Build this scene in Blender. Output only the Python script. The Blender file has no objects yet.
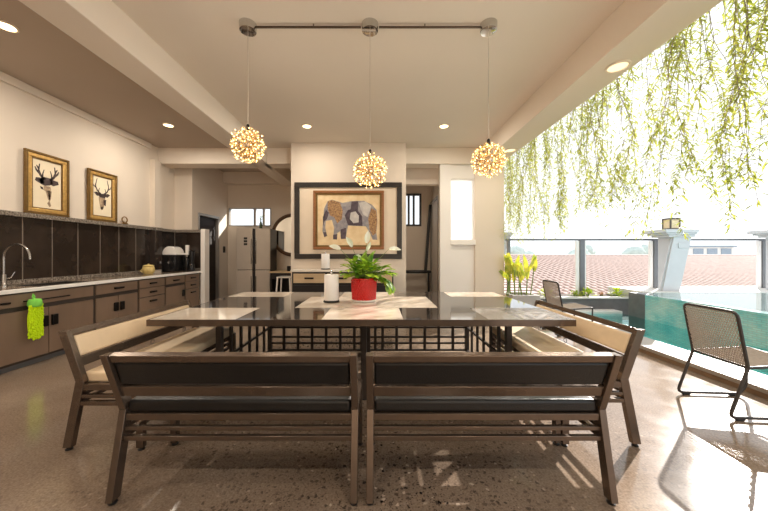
import bpy, math, random
from mathutils import Vector, Matrix, noise
R = random.Random(7)
SC = bpy.context.scene
COL = SC.collection
PI = math.pi
F = 298.667          # focal length in pixels of the 768 px frame (14 mm on 36 mm)
V = Vector
ORG = {}

# ------------------------------------------------------------------ materials
def srgb(r, g, b):
    def c(u):
        u /= 255.0
        return u/12.92 if u <= 0.04045 else ((u+0.055)/1.055)**2.4
    return (c(r), c(g), c(b), 1.0)

def mat(name, col, rough=0.5, metal=0.0, vary=0.0, scale=6.0, bump=0.0, bscale=60.0, spec=0.5,
        emit=None, estr=0.0, trans=0.0, coat=0.0, stretch=None, ior=1.45, subsurf=0.0, col2=None):
    m = bpy.data.materials.new(name); m.use_nodes = True
    nt = m.node_tree; b = nt.nodes['Principled BSDF']
    b.inputs['Roughness'].default_value = rough
    b.inputs['Metallic'].default_value = metal
    b.inputs['Specular IOR Level'].default_value = spec
    b.inputs['Transmission Weight'].default_value = trans
    b.inputs['Coat Weight'].default_value = coat
    b.inputs['IOR'].default_value = ior
    if emit:
        b.inputs['Emission Color'].default_value = emit
        b.inputs['Emission Strength'].default_value = estr
    tc = nt.nodes.new('ShaderNodeTexCoord')
    mp = nt.nodes.new('ShaderNodeMapping')
    nt.links.new(tc.outputs['Object'], mp.inputs['Vector'])
    if stretch: mp.inputs['Scale'].default_value = stretch
    if vary > 0 or col2:
        n = nt.nodes.new('ShaderNodeTexNoise'); n.inputs['Scale'].default_value = scale
        n.inputs['Detail'].default_value = 5
        nt.links.new(mp.outputs[0], n.inputs['Vector'])
        rp = nt.nodes.new('ShaderNodeValToRGB')
        if col2:
            c0, c1 = col, col2
        else:
            c0 = tuple(max(0, x*(1-vary)) for x in col[:3])+(1,)
            c1 = tuple(min(1, x*(1+vary)) for x in col[:3])+(1,)
        rp.color_ramp.elements[0].position = 0.3; rp.color_ramp.elements[0].color = c0
        rp.color_ramp.elements[1].position = 0.7; rp.color_ramp.elements[1].color = c1
        nt.links.new(n.outputs[0], rp.inputs[0]); nt.links.new(rp.outputs[0], b.inputs['Base Color'])
    else:
        b.inputs['Base Color'].default_value = col
    if bump > 0:
        n2 = nt.nodes.new('ShaderNodeTexNoise'); n2.inputs['Scale'].default_value = bscale
        n2.inputs['Detail'].default_value = 4
        nt.links.new(mp.outputs[0], n2.inputs['Vector'])
        bp = nt.nodes.new('ShaderNodeBump'); bp.inputs['Strength'].default_value = bump
        bp.inputs['Distance'].default_value = 0.01
        nt.links.new(n2.outputs[0], bp.inputs['Height']); nt.links.new(bp.outputs[0], b.inputs['Normal'])
    return m

def leafmat(name, col, col2, tl=0.5):
    m = bpy.data.materials.new(name); m.use_nodes = True
    nt = m.node_tree; nt.nodes.clear()
    out = nt.nodes.new('ShaderNodeOutputMaterial')
    d = nt.nodes.new('ShaderNodeBsdfDiffuse'); t = nt.nodes.new('ShaderNodeBsdfTranslucent')
    g = nt.nodes.new('ShaderNodeBsdfGlossy'); g.inputs['Roughness'].default_value = 0.35
    mx = nt.nodes.new('ShaderNodeMixShader'); mx.inputs[0].default_value = tl
    mx2 = nt.nodes.new('ShaderNodeMixShader'); mx2.inputs[0].default_value = 0.06
    tc = nt.nodes.new('ShaderNodeTexCoord'); n = nt.nodes.new('ShaderNodeTexNoise'); n.inputs['Scale'].default_value = 9
    rp = nt.nodes.new('ShaderNodeValToRGB')
    rp.color_ramp.elements[0].position = 0.35; rp.color_ramp.elements[0].color = col
    rp.color_ramp.elements[1].position = 0.65; rp.color_ramp.elements[1].color = col2
    L = nt.links.new
    L(tc.outputs['Object'], n.inputs['Vector']); L(n.outputs[0], rp.inputs[0])
    L(rp.outputs[0], d.inputs[0]); L(rp.outputs[0], t.inputs[0])
    L(d.outputs[0], mx.inputs[1]); L(t.outputs[0], mx.inputs[2])
    L(mx.outputs[0], mx2.inputs[1]); L(g.outputs[0], mx2.inputs[2]); L(mx2.outputs[0], out.inputs[0])
    return m

def terrazzo():
    m = bpy.data.materials.new('polished_terrazzo'); m.use_nodes = True
    nt = m.node_tree; b = nt.nodes['Principled BSDF']; L = nt.links.new
    tc = nt.nodes.new('ShaderNodeTexCoord')
    def noi(s, d=4):
        n = nt.nodes.new('ShaderNodeTexNoise'); n.inputs['Scale'].default_value = s; n.inputs['Detail'].default_value = d
        L(tc.outputs['Object'], n.inputs['Vector']); return n
    def ramp(src, stops):
        r = nt.nodes.new('ShaderNodeValToRGB'); el = r.color_ramp.elements
        el[0].position, el[0].color = stops[0]; el[1].position, el[1].color = stops[-1]
        for p, c in stops[1:-1]:
            e = el.new(p); e.color = c
        L(src, r.inputs[0]); return r
    def mix(a, bb, fac, mode='MIX'):
        x = nt.nodes.new('ShaderNodeMix'); x.data_type = 'RGBA'; x.blend_type = mode
        L(a, x.inputs[6]); L(bb, x.inputs[7])
        if isinstance(fac, float): x.inputs[0].default_value = fac
        else: L(fac, x.inputs[0])
        return x.outputs[2]
    def mul(a, bb):
        x = nt.nodes.new('ShaderNodeMath'); x.operation = 'MULTIPLY'; L(a, x.inputs[0]); L(bb, x.inputs[1]); return x.outputs[0]
    def warped(scale, amt):
        n = nt.nodes.new('ShaderNodeTexNoise'); n.inputs['Scale'].default_value = scale; n.inputs['Detail'].default_value = 2
        L(tc.outputs['Object'], n.inputs['Vector'])
        sc_ = nt.nodes.new('ShaderNodeVectorMath'); sc_.operation = 'SCALE'; sc_.inputs['Scale'].default_value = amt; L(n.outputs['Color'], sc_.inputs[0])
        ad = nt.nodes.new('ShaderNodeVectorMath'); ad.operation = 'ADD'; L(tc.outputs['Object'], ad.inputs[0]); L(sc_.outputs[0], ad.inputs[1]); return ad.outputs[0]
    base = ramp(noi(1.3, 6).outputs[0], [(0.3, srgb(106, 88, 72)), (0.5, srgb(128, 109, 92)), (0.72, srgb(150, 132, 115))])
    fine = ramp(noi(90, 3).outputs[0], [(0.3, srgb(80, 66, 54)), (0.7, srgb(172, 155, 138))])
    col = mix(base.outputs[0], fine.outputs[0], 0.35)
    # large patches where the aggregate is exposed
    patch = ramp(noi(0.9, 3).outputs[0], [(0.36, (0.25, 0.25, 0.25, 1)), (0.54, (1, 1, 1, 1))])
    sp_ = nt.nodes.new('ShaderNodeSeparateXYZ'); L(tc.outputs['Object'], sp_.inputs[0])
    def mrange(a, b_, c_, d_):
        q = nt.nodes.new('ShaderNodeMapRange'); q.interpolation_type = 'SMOOTHSTEP'
        for k_, v_ in zip((1, 2, 3, 4), (a, b_, c_, d_)): q.inputs[k_].default_value = v_
        L(sp_.outputs[0], q.inputs[0]); return q.outputs[0]
    class _W: pass
    patch0 = patch; patch = _W(); patch.outputs = [mul(patch0.outputs[0], mul(mrange(-2.2, -0.9, 0.12, 1.0), mrange(1.0, 2.2, 1.0, 0.2)))]
    v1 = nt.nodes.new('ShaderNodeTexVoronoi'); v1.inputs['Scale'].default_value = 30; L(warped(45, 0.03), v1.inputs['Vector'])
    spot = ramp(v1.outputs['Distance'], [(0.27, (1, 1, 1, 1)), (0.38, (0, 0, 0, 1))])
    sel = nt.nodes.new('ShaderNodeSeparateColor'); L(v1.outputs['Color'], sel.inputs[0])
    seld = ramp(sel.outputs[0], [(0.64, (1, 1, 1, 1)), (0.68, (0, 0, 0, 1))])
    dark = mul(mul(spot.outputs[0], seld.outputs[0]), patch.outputs[0])
    darkc = ramp(sel.outputs[1], [(0.2, srgb(38, 33, 30)), (0.8, srgb(86, 72, 62))])
    col = mix(col, darkc.outputs[0], dark)
    v3 = nt.nodes.new('ShaderNodeTexVoronoi'); v3.inputs['Scale'].default_value = 75; L(warped(90, 0.012), v3.inputs['Vector'])
    spot3 = ramp(v3.outputs['Distance'], [(0.22, (1, 1, 1, 1)), (0.36, (0, 0, 0, 1))])
    sel3 = nt.nodes.new('ShaderNodeSeparateColor'); L(v3.outputs['Color'], sel3.inputs[0])
    sl3 = ramp(sel3.outputs[1], [(0.62, (1, 1, 1, 1)), (0.67, (0, 0, 0, 1))])
    c3 = ramp(sel3.outputs[2], [(0.3, srgb(58, 48, 42)), (0.6, srgb(92, 74, 62)), (0.9, srgb(190, 172, 152))])
    col = mix(col, c3.outputs[0], mul(mul(spot3.outputs[0], sl3.outputs[0]), patch.outputs[0]))
    v2 = nt.nodes.new('ShaderNodeTexVoronoi'); v2.inputs['Scale'].default_value = 26; L(warped(45, 0.03), v2.inputs['Vector'])
    spot2 = ramp(v2.outputs['Distance'], [(0.18, (1, 1, 1, 1)), (0.27, (0, 0, 0, 1))])
    sel2 = nt.nodes.new('ShaderNodeSeparateColor'); L(v2.outputs['Color'], sel2.inputs[0])
    sl2 = ramp(sel2.outputs[0], [(0.22, (1, 1, 1, 1)), (0.26, (0, 0, 0, 1))])
    li = mul(mul(spot2.outputs[0], sl2.outputs[0]), patch.outputs[0])
    lc = ramp(sel2.outputs[2], [(0.2, srgb(200, 184, 165)), (0.8, srgb(150, 116, 96))])
    col = mix(col, lc.outputs[0], li)
    L(col, b.inputs['Base Color'])
    rr = ramp(noi(5, 4).outputs[0], [(0.3, (0.10, 0.10, 0.10, 1)), (0.7, (0.15, 0.15, 0.15, 1))])
    L(rr.outputs[0], b.inputs['Roughness'])
    b.inputs['Specular IOR Level'].default_value = 0.5
    return m

def tilemat(name, cols, scale, rough, grout=None, stretch=(1, 1, 1), mortar=0.02, bw=0.5, rh=0.5, rot=False):
    m = bpy.data.materials.new(name); m.use_nodes = True
    nt = m.node_tree; b = nt.nodes['Principled BSDF']; L = nt.links.new
    tc = nt.nodes.new('ShaderNodeTexCoord'); sx = nt.nodes.new('ShaderNodeSeparateXYZ'); mp = nt.nodes.new('ShaderNodeCombineXYZ')
    L(tc.outputs['Object'], sx.inputs[0]); L(sx.outputs[1], mp.inputs[0]); L(sx.outputs[2 if rot else 0], mp.inputs[1])
    br = nt.nodes.new('ShaderNodeTexBrick'); br.inputs['Scale'].default_value = scale
    br.inputs['Color1'].default_value = cols[0]; br.inputs['Color2'].default_value = cols[1]
    br.inputs['Mortar'].default_value = grout or cols[0]; br.inputs['Mortar Size'].default_value = mortar
    br.inputs['Brick Width'].default_value = bw; br.inputs['Row Height'].default_value = rh
    L(mp.outputs[0], br.inputs['Vector'])
    n = nt.nodes.new('ShaderNodeTexNoise'); n.inputs['Scale'].default_value = 2.5; n.inputs['Detail'].default_value = 5
    L(tc.outputs['Object'], n.inputs['Vector'])
    x = nt.nodes.new('ShaderNodeMix'); x.data_type = 'RGBA'; x.inputs[0].default_value = 0.5
    rp = nt.nodes.new('ShaderNodeValToRGB')
    rp.color_ramp.elements[0].position = 0.35; rp.color_ramp.elements[0].color = cols[0]
    rp.color_ramp.elements[1].position = 0.65; rp.color_ramp.elements[1].color = cols[-1]
    L(n.outputs[0], rp.inputs[0]); L(br.outputs[0], x.inputs[6]); L(rp.outputs[0], x.inputs[7])
    L(x.outputs[2], b.inputs['Base Color'])
    b.inputs['Roughness'].default_value = rough
    return m

def front_only(nt, fac):
    L = nt.links.new; g = nt.nodes.new('ShaderNodeNewGeometry'); i = nt.nodes.new('ShaderNodeMath'); i.operation = 'SUBTRACT'; i.inputs[0].default_value = 1.0
    L(g.outputs['Backfacing'], i.inputs[1]); m_ = nt.nodes.new('ShaderNodeMath'); m_.operation = 'MULTIPLY'; L(i.outputs[0], m_.inputs[0])
    if isinstance(fac, float): m_.inputs[1].default_value = fac
    else: L(fac, m_.inputs[1])
    return m_.outputs[0]
def watermat(name, tint, ripple, rscale, ior=1.33):
    m = bpy.data.materials.new(name); m.use_nodes = True
    nt = m.node_tree; nt.nodes.clear(); L = nt.links.new
    out = nt.nodes.new('ShaderNodeOutputMaterial')
    t = nt.nodes.new('ShaderNodeBsdfTransparent'); t.inputs[0].default_value = tint
    g = nt.nodes.new('ShaderNodeBsdfGlossy'); g.inputs['Roughness'].default_value = 0.02
    fr = nt.nodes.new('ShaderNodeFresnel'); fr.inputs[0].default_value = ior
    mx = nt.nodes.new('ShaderNodeMixShader')
    tc = nt.nodes.new('ShaderNodeTexCoord'); n = nt.nodes.new('ShaderNodeTexNoise'); n.inputs['Scale'].default_value = rscale
    n.inputs['Detail'].default_value = 3
    bp = nt.nodes.new('ShaderNodeBump'); bp.inputs['Strength'].default_value = ripple; bp.inputs['Distance'].default_value = 0.05
    L(tc.outputs['Object'], n.inputs['Vector']); L(n.outputs[0], bp.inputs['Height'])
    L(bp.outputs[0], g.inputs['Normal']); L(bp.outputs[0], fr.inputs['Normal'])
    L(front_only(nt, fr.outputs[0]), mx.inputs[0]); L(t.outputs[0], mx.inputs[1]); L(g.outputs[0], mx.inputs[2]); L(mx.outputs[0], out.inputs[0])
    return m

def glassmat(name, tint=(0.93, 0.96, 0.97, 1), refl=1.0):
    m = bpy.data.materials.new(name); m.use_nodes = True
    nt = m.node_tree; nt.nodes.clear(); L = nt.links.new
    out = nt.nodes.new('ShaderNodeOutputMaterial')
    t = nt.nodes.new('ShaderNodeBsdfTransparent'); t.inputs[0].default_value = tint
    g = nt.nodes.new('ShaderNodeBsdfGlossy'); g.inputs['Roughness'].default_value = 0.01
    fr = nt.nodes.new('ShaderNodeFresnel'); fr.inputs[0].default_value = 1.3
    mx = nt.nodes.new('ShaderNodeMixShader')
    L(front_only(nt, fr.outputs[0]), mx.inputs[0]); L(t.outputs[0], mx.inputs[1]); L(g.outputs[0], mx.inputs[2]); L(mx.outputs[0], out.inputs[0])
    return m

def panemat(name, col, fac):
    m = bpy.data.materials.new(name); m.use_nodes = True
    nt = m.node_tree; L = nt.links.new; b = nt.nodes['Principled BSDF']; out = nt.nodes['Material Output']
    b.inputs['Base Color'].default_value = col; b.inputs['Roughness'].default_value = 0.08
    t = nt.nodes.new('ShaderNodeBsdfTransparent'); mx = nt.nodes.new('ShaderNodeMixShader'); L(front_only(nt, fac), mx.inputs[0])
    L(t.outputs[0], mx.inputs[1]); L(b.outputs[0], mx.inputs[2]); L(mx.outputs[0], out.inputs[0])
    return m
def frostmat(name):
    m = bpy.data.materials.new(name); m.use_nodes = True
    nt = m.node_tree; nt.nodes.clear(); L = nt.links.new
    out = nt.nodes.new('ShaderNodeOutputMaterial'); t = nt.nodes.new('ShaderNodeBsdfTranslucent'); t.inputs[0].default_value = (0.92, 0.94, 0.95, 1)
    d = nt.nodes.new('ShaderNodeBsdfDiffuse'); d.inputs[0].default_value = (0.9, 0.9, 0.9, 1)
    mx = nt.nodes.new('ShaderNodeMixShader'); mx.inputs[0].default_value = 0.25
    L(t.outputs[0], mx.inputs[1]); L(d.outputs[0], mx.inputs[2]); L(mx.outputs[0], out.inputs[0])
    return m
M = {}
M['floor'] = terrazzo()
M['wall'] = mat('warm_plaster', srgb(218, 204, 187), 0.75, vary=0.025, scale=1.5, bump=0.03, bscale=160)
M['white_wall'] = mat('white_plaster', srgb(232, 226, 218), 0.7, vary=0.02, scale=1.5, bump=0.03, bscale=160)
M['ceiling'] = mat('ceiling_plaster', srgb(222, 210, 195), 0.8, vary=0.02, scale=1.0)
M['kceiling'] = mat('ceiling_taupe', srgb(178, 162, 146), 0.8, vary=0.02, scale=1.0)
M['beam'] = mat('beam_plaster', srgb(228, 215, 199), 0.75, vary=0.02, scale=1.2)
M['frame'] = mat('bronze_powder_coat', srgb(106, 91, 79), 0.25, metal=0.7, vary=0.08, scale=18, bump=0.02, bscale=300)
M['frame_dark'] = mat('dark_bronze_steel', srgb(58, 49, 42), 0.45, metal=0.3, vary=0.08, scale=18)
M['foot'] = mat('black_rubber', srgb(28, 26, 25), 0.6, vary=0.1, scale=30)
M['black_leather'] = mat('black_leather', srgb(18, 17, 17), 0.34, vary=0.15, scale=20, bump=0.18, bscale=130)
M['cream_leather'] = mat('cream_leather', srgb(224, 200, 166), 0.42, vary=0.04, scale=12, bump=0.1, bscale=130)
M['table_glass'] = mat('dark_polished_stone', srgb(52, 46, 42), 0.06, vary=0.25, scale=5, coat=0.3)
M['marble'] = mat('cream_marble', srgb(226, 214, 198), 0.1, scale=2.3, col2=srgb(202, 184, 164), coat=0.2)
M['cab'] = mat('taupe_wood_door', srgb(128, 106, 88), 0.5, vary=0.10, scale=5, stretch=(1, 1, 0.12), bump=0.03, bscale=60)
M['cab_dark'] = mat('dark_wood_carcass', srgb(66, 57, 51), 0.5, vary=0.1, scale=5)
M['handle'] = mat('black_handle_metal', srgb(24, 21, 20), 0.35, metal=0.5, vary=0.1, scale=30)
M['plinth'] = mat('brushed_plinth_metal', srgb(120, 122, 126), 0.35, metal=0.7, vary=0.05, scale=20)
M['granite'] = mat('speckled_granite', srgb(52, 44, 38), 0.18, scale=55, col2=srgb(164, 152, 138))
M['counter'] = mat('brown_granite_top', srgb(104, 88, 74), 0.12, scale=80, col2=srgb(150, 132, 114))
M['white_edge'] = mat('white_quartz_edge', srgb(244, 240, 234), 0.2, vary=0.02, scale=10)  # white colour stands in for the reflection on the worktop's front edge
M['splash'] = mat('brown_smoked_glass_tile', srgb(44, 35, 29), 0.12, vary=0.4, scale=3, spec=0.6)
M['seam'] = mat('pale_grout', srgb(118, 105, 92), 0.5, vary=0.05, scale=20)
M['gold'] = mat('antique_gold_frame', srgb(206, 166, 98), 0.38, metal=0.55, vary=0.18, scale=25, bump=0.1, bscale=120)
M['gold_dark'] = mat('dark_gold_frame_edge', srgb(120, 92, 50), 0.42, metal=0.55, vary=0.15, scale=25)
M['paper'] = mat('cream_art_paper', srgb(234, 218, 188), 0.7, vary=0.03, scale=6)
M['ink'] = mat('dark_watercolour_ink', srgb(52, 42, 44), 0.7, scale=22, col2=srgb(92, 74, 68))
M['ink_wash'] = mat('brown_watercolour_wash', srgb(122, 96, 76), 0.7, scale=16, col2=srgb(196, 172, 140))
M['wood_frame'] = mat('reddish_brown_wood_frame', srgb(142, 92, 52), 0.4, vary=0.2, scale=14, stretch=(1, 6, 6))
M['black_frame'] = mat('black_lacquer_frame', srgb(44, 38, 34), 0.35, vary=0.1, scale=12)
M['mat_board'] = mat('cream_mat_board', srgb(222, 204, 180), 0.6, vary=0.02, scale=5)
M['canvas'] = mat('aged_tan_canvas', srgb(214, 182, 136), 0.7, scale=7, col2=srgb(234, 210, 168))
M['el_grey'] = mat('elephant_slate_paint', srgb(120, 116, 124), 0.7, scale=14, col2=srgb(164, 156, 152))
M['el_dark'] = mat('elephant_plum_paint', srgb(62, 52, 60), 0.7, scale=14, col2=srgb(96, 82, 88))
M['el_ochre'] = mat('elephant_ochre_paint', srgb(190, 150, 100), 0.7, scale=34, col2=srgb(110, 76, 58))
M['el_pale'] = mat('elephant_pale_paint', srgb(178, 172, 168), 0.7, scale=12, col2=srgb(206, 198, 188))
M['light_wood'] = mat('pale_oak_drawer', srgb(206, 178, 140), 0.45, vary=0.08, scale=6, stretch=(0.2, 1, 4))
M['side_black'] = mat('black_sideboard', srgb(34, 30, 28), 0.4, vary=0.1, scale=10)
M['white_top'] = mat('white_stone_top', srgb(222, 212, 198), 0.25, vary=0.03, scale=6)
M['paper_white'] = mat('white_kitchen_paper', srgb(240, 236, 230), 0.85, vary=0.015, scale=30, bump=0.15, bscale=220)
M['pot'] = mat('red_glazed_ceramic', srgb(206, 34, 32), 0.18, vary=0.08, scale=9, coat=0.4)
M['white_ceramic'] = mat('white_ceramic', srgb(240, 234, 226), 0.2, vary=0.02, scale=9)
M['soil'] = mat('potting_soil', srgb(58, 44, 34), 0.9, vary=0.3, scale=40, bump=0.4, bscale=90)
M['leaf_pot'] = leafmat('glossy_green_leaf', srgb(74, 128, 34), srgb(176, 204, 52), 0.45)
M['leaf_white'] = leafmat('white_flower_spathe', srgb(240, 240, 226), srgb(225, 232, 205), 0.35)
M['stem'] = mat('green_stem', srgb(110, 130, 62), 0.6, vary=0.15, scale=20)
M['vine_leaf'] = leafmat('backlit_vine_leaf', srgb(140, 152, 52), srgb(190, 190, 88), 0.6)
M['vine_stem'] = mat('brown_vine_stem', srgb(140, 124, 122), 0.8, vary=0.2, scale=30)
M['planter_leaf'] = leafmat('yellow_green_leaf', srgb(120, 150, 30), srgb(208, 214, 60), 0.5)
M['planter_dry'] = leafmat('reddish_dry_leaf', srgb(160, 120, 96), srgb(186, 150, 120), 0.4)
M['canna'] = leafmat('yellow_canna_leaf', srgb(150, 170, 50), srgb(226, 214, 60), 0.5)
M['chrome'] = mat('chrome', srgb(205, 203, 200), 0.1, metal=1.0, vary=0.03, scale=30)
M['steel'] = mat('brushed_steel', srgb(165, 160, 154), 0.25, metal=0.95, vary=0.05, scale=30)
M['dark_steel'] = mat('dark_steel_rod', srgb(92, 80, 68), 0.3, metal=0.8, vary=0.05, scale=20)
M['crystal'] = mat('lit_amber_crystal', srgb(168, 130, 72), 0.2, metal=0.5, vary=0.15, scale=40, emit=srgb(255, 190, 100), estr=0.12)
M['led'] = mat('warm_led', srgb(255, 240, 200), 0.3, vary=0.01, scale=20, emit=srgb(255, 216, 150), estr=3.0)
M['wire_gold'] = mat('gold_wire', srgb(150, 116, 64), 0.3, metal=0.9, vary=0.1, scale=30)
M['cord'] = mat('clear_grey_cord', srgb(196, 184, 168), 0.5, vary=0.05, scale=30)
M['lamp_glow'] = mat('lit_lamp_diffuser', srgb(255, 236, 200), 0.5, vary=0.01, scale=10, emit=srgb(255, 226, 178), estr=5.0)
M['lamp_dim'] = mat('dim_lamp_diffuser', srgb(240, 222, 196), 0.5, vary=0.01, scale=10, emit=srgb(255, 226, 184), estr=0.7)
M['lamp_rim'] = mat('white_lamp_trim', srgb(236, 222, 204), 0.5, vary=0.02, scale=20)
M['fridge'] = mat('silver_refrigerator_steel', srgb(196, 184, 170), 0.35, metal=0.35, vary=0.03, scale=5)
M['fridge_gap'] = mat('dark_appliance_plastic', srgb(40, 36, 34), 0.4, vary=0.1, scale=10)
M['mirror'] = mat('mirror_glass', srgb(225, 225, 220), 0.02, metal=1.0, vary=0.01, scale=3)
M['rope'] = mat('brown_woven_mirror_frame', srgb(96, 72, 52), 0.7, vary=0.3, scale=40, bump=0.5, bscale=60)
M['window_frame'] = mat('dark_window_frame', srgb(62, 58, 56), 0.45, vary=0.08, scale=15)
M['glass'] = glassmat('clear_glass')
M['table_pane'] = panemat('cream_table_glass', srgb(240, 230, 216), 0.32)
M['frosted'] = frostmat('frosted_window_glass')
M['rail_glass'] = glassmat('balustrade_glass', (0.97, 0.98, 0.985, 1))
M['door_dark'] = mat('dark_brown_slatted_door', srgb(42, 32, 26), 0.65, vary=0.25, scale=4, stretch=(1, 1, 4))
M['door_frame'] = mat('grey_door_frame', srgb(150, 142, 134), 0.4, metal=0.3, vary=0.05, scale=12)
M['lime'] = mat('lime_chenille', srgb(206, 240, 16), 0.9, vary=0.08, scale=40)
M['lime2'] = mat('mint_green_cuff', srgb(130, 214, 84), 0.8, vary=0.08, scale=40)
M['jar'] = mat('straw_yellow_glaze', srgb(208, 182, 116), 0.4, vary=0.12, scale=18)
M['black_app'] = mat('black_appliance', srgb(30, 28, 28), 0.25, vary=0.1, scale=10)
M['chair_frame'] = mat('dark_grey_chair_tube', srgb(64, 60, 58), 0.4, metal=0.4, vary=0.08, scale=20)
M['chair_rope'] = mat('taupe_chair_cord', srgb(158, 146, 134), 0.6, vary=0.12, scale=50)
M['coping'] = mat('pale_stone_coping', srgb(158, 148, 137), 0.4, vary=0.06, scale=7, bump=0.05, bscale=60)
M['riser'] = mat('brown_stone_riser', srgb(132, 104, 78), 0.5, vary=0.15, scale=12)
M['mosaic'] = tilemat('turquoise_mosaic', (srgb(96, 214, 218), srgb(140, 228, 228), srgb(170, 236, 232)), 1.0, 0.15,
                      grout=srgb(150, 178, 172), mortar=0.008, bw=0.06, rh=0.03)
M['pale_tile'] = mat('pale_pool_tile', srgb(226, 238, 240), 0.3, vary=0.04, scale=4)
M['mosaic_wall'] = tilemat('blue_green_wall_mosaic', (srgb(78, 176, 180), srgb(150, 206, 198), srgb(206, 214, 204)), 1.0, 0.12,
                           grout=srgb(130, 150, 146), mortar=0.006, bw=0.10, rh=0.03, rot=True)
M['dark_stone'] = mat('dark_grey_stone', srgb(96, 94, 94), 0.45, vary=0.12, scale=8, bump=0.05, bscale=50)
M['grey_stone'] = mat('mid_grey_render', srgb(170, 165, 160), 0.6, vary=0.05, scale=6, bump=0.05, bscale=80)
M['light_stone'] = mat('light_stone', srgb(206, 202, 196), 0.5, vary=0.05, scale=6)
M['column'] = mat('pale_grey_column_paint', srgb(188, 191, 195), 0.55, vary=0.04, scale=3)
M['lantern'] = mat('lantern_amber_panel', srgb(214, 196, 158), 0.4, vary=0.1, scale=12)
M['lantern_frame'] = mat('grey_lantern_frame', srgb(84, 78, 74), 0.45, metal=0.4, vary=0.06, scale=14)
M['post'] = mat('grey_railing_post', srgb(112, 114, 118), 0.4, metal=0.4, vary=0.05, scale=14)
M['white_strip'] = mat('white_post_sleeve', srgb(236, 234, 232), 0.5, vary=0.02, scale=14)
M['water'] = watermat('clear_pool_water', (0.75, 0.97, 0.98, 1), 0.25, 7)
M['water_up'] = watermat('still_pool_water', (0.93, 0.98, 0.985, 1), 0.03, 3, ior=1.9)
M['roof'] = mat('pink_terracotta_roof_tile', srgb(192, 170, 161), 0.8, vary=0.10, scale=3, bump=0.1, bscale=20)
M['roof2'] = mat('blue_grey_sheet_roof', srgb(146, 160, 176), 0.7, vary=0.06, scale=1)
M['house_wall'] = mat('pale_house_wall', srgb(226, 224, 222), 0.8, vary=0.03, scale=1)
M['far_leaf'] = mat('pale_hazy_foliage', srgb(188, 200, 196), 0.95, vary=0.15, scale=0.6, bump=0.6, bscale=2)  # distance haze painted in as a paler leaf colour
M['trunk'] = mat('grey_bark', srgb(120, 112, 102), 0.9, vary=0.15, scale=2)
M['ground'] = mat('dry_ground', srgb(176, 168, 156), 0.9, vary=0.12, scale=0.08)
M['gym'] = mat('grey_exercise_mat', srgb(84, 78, 74), 0.7, vary=0.1, scale=10)
M['purple_bottle'] = mat('dark_green_bottle', srgb(60, 76, 44), 0.25, vary=0.1, scale=10)

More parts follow.
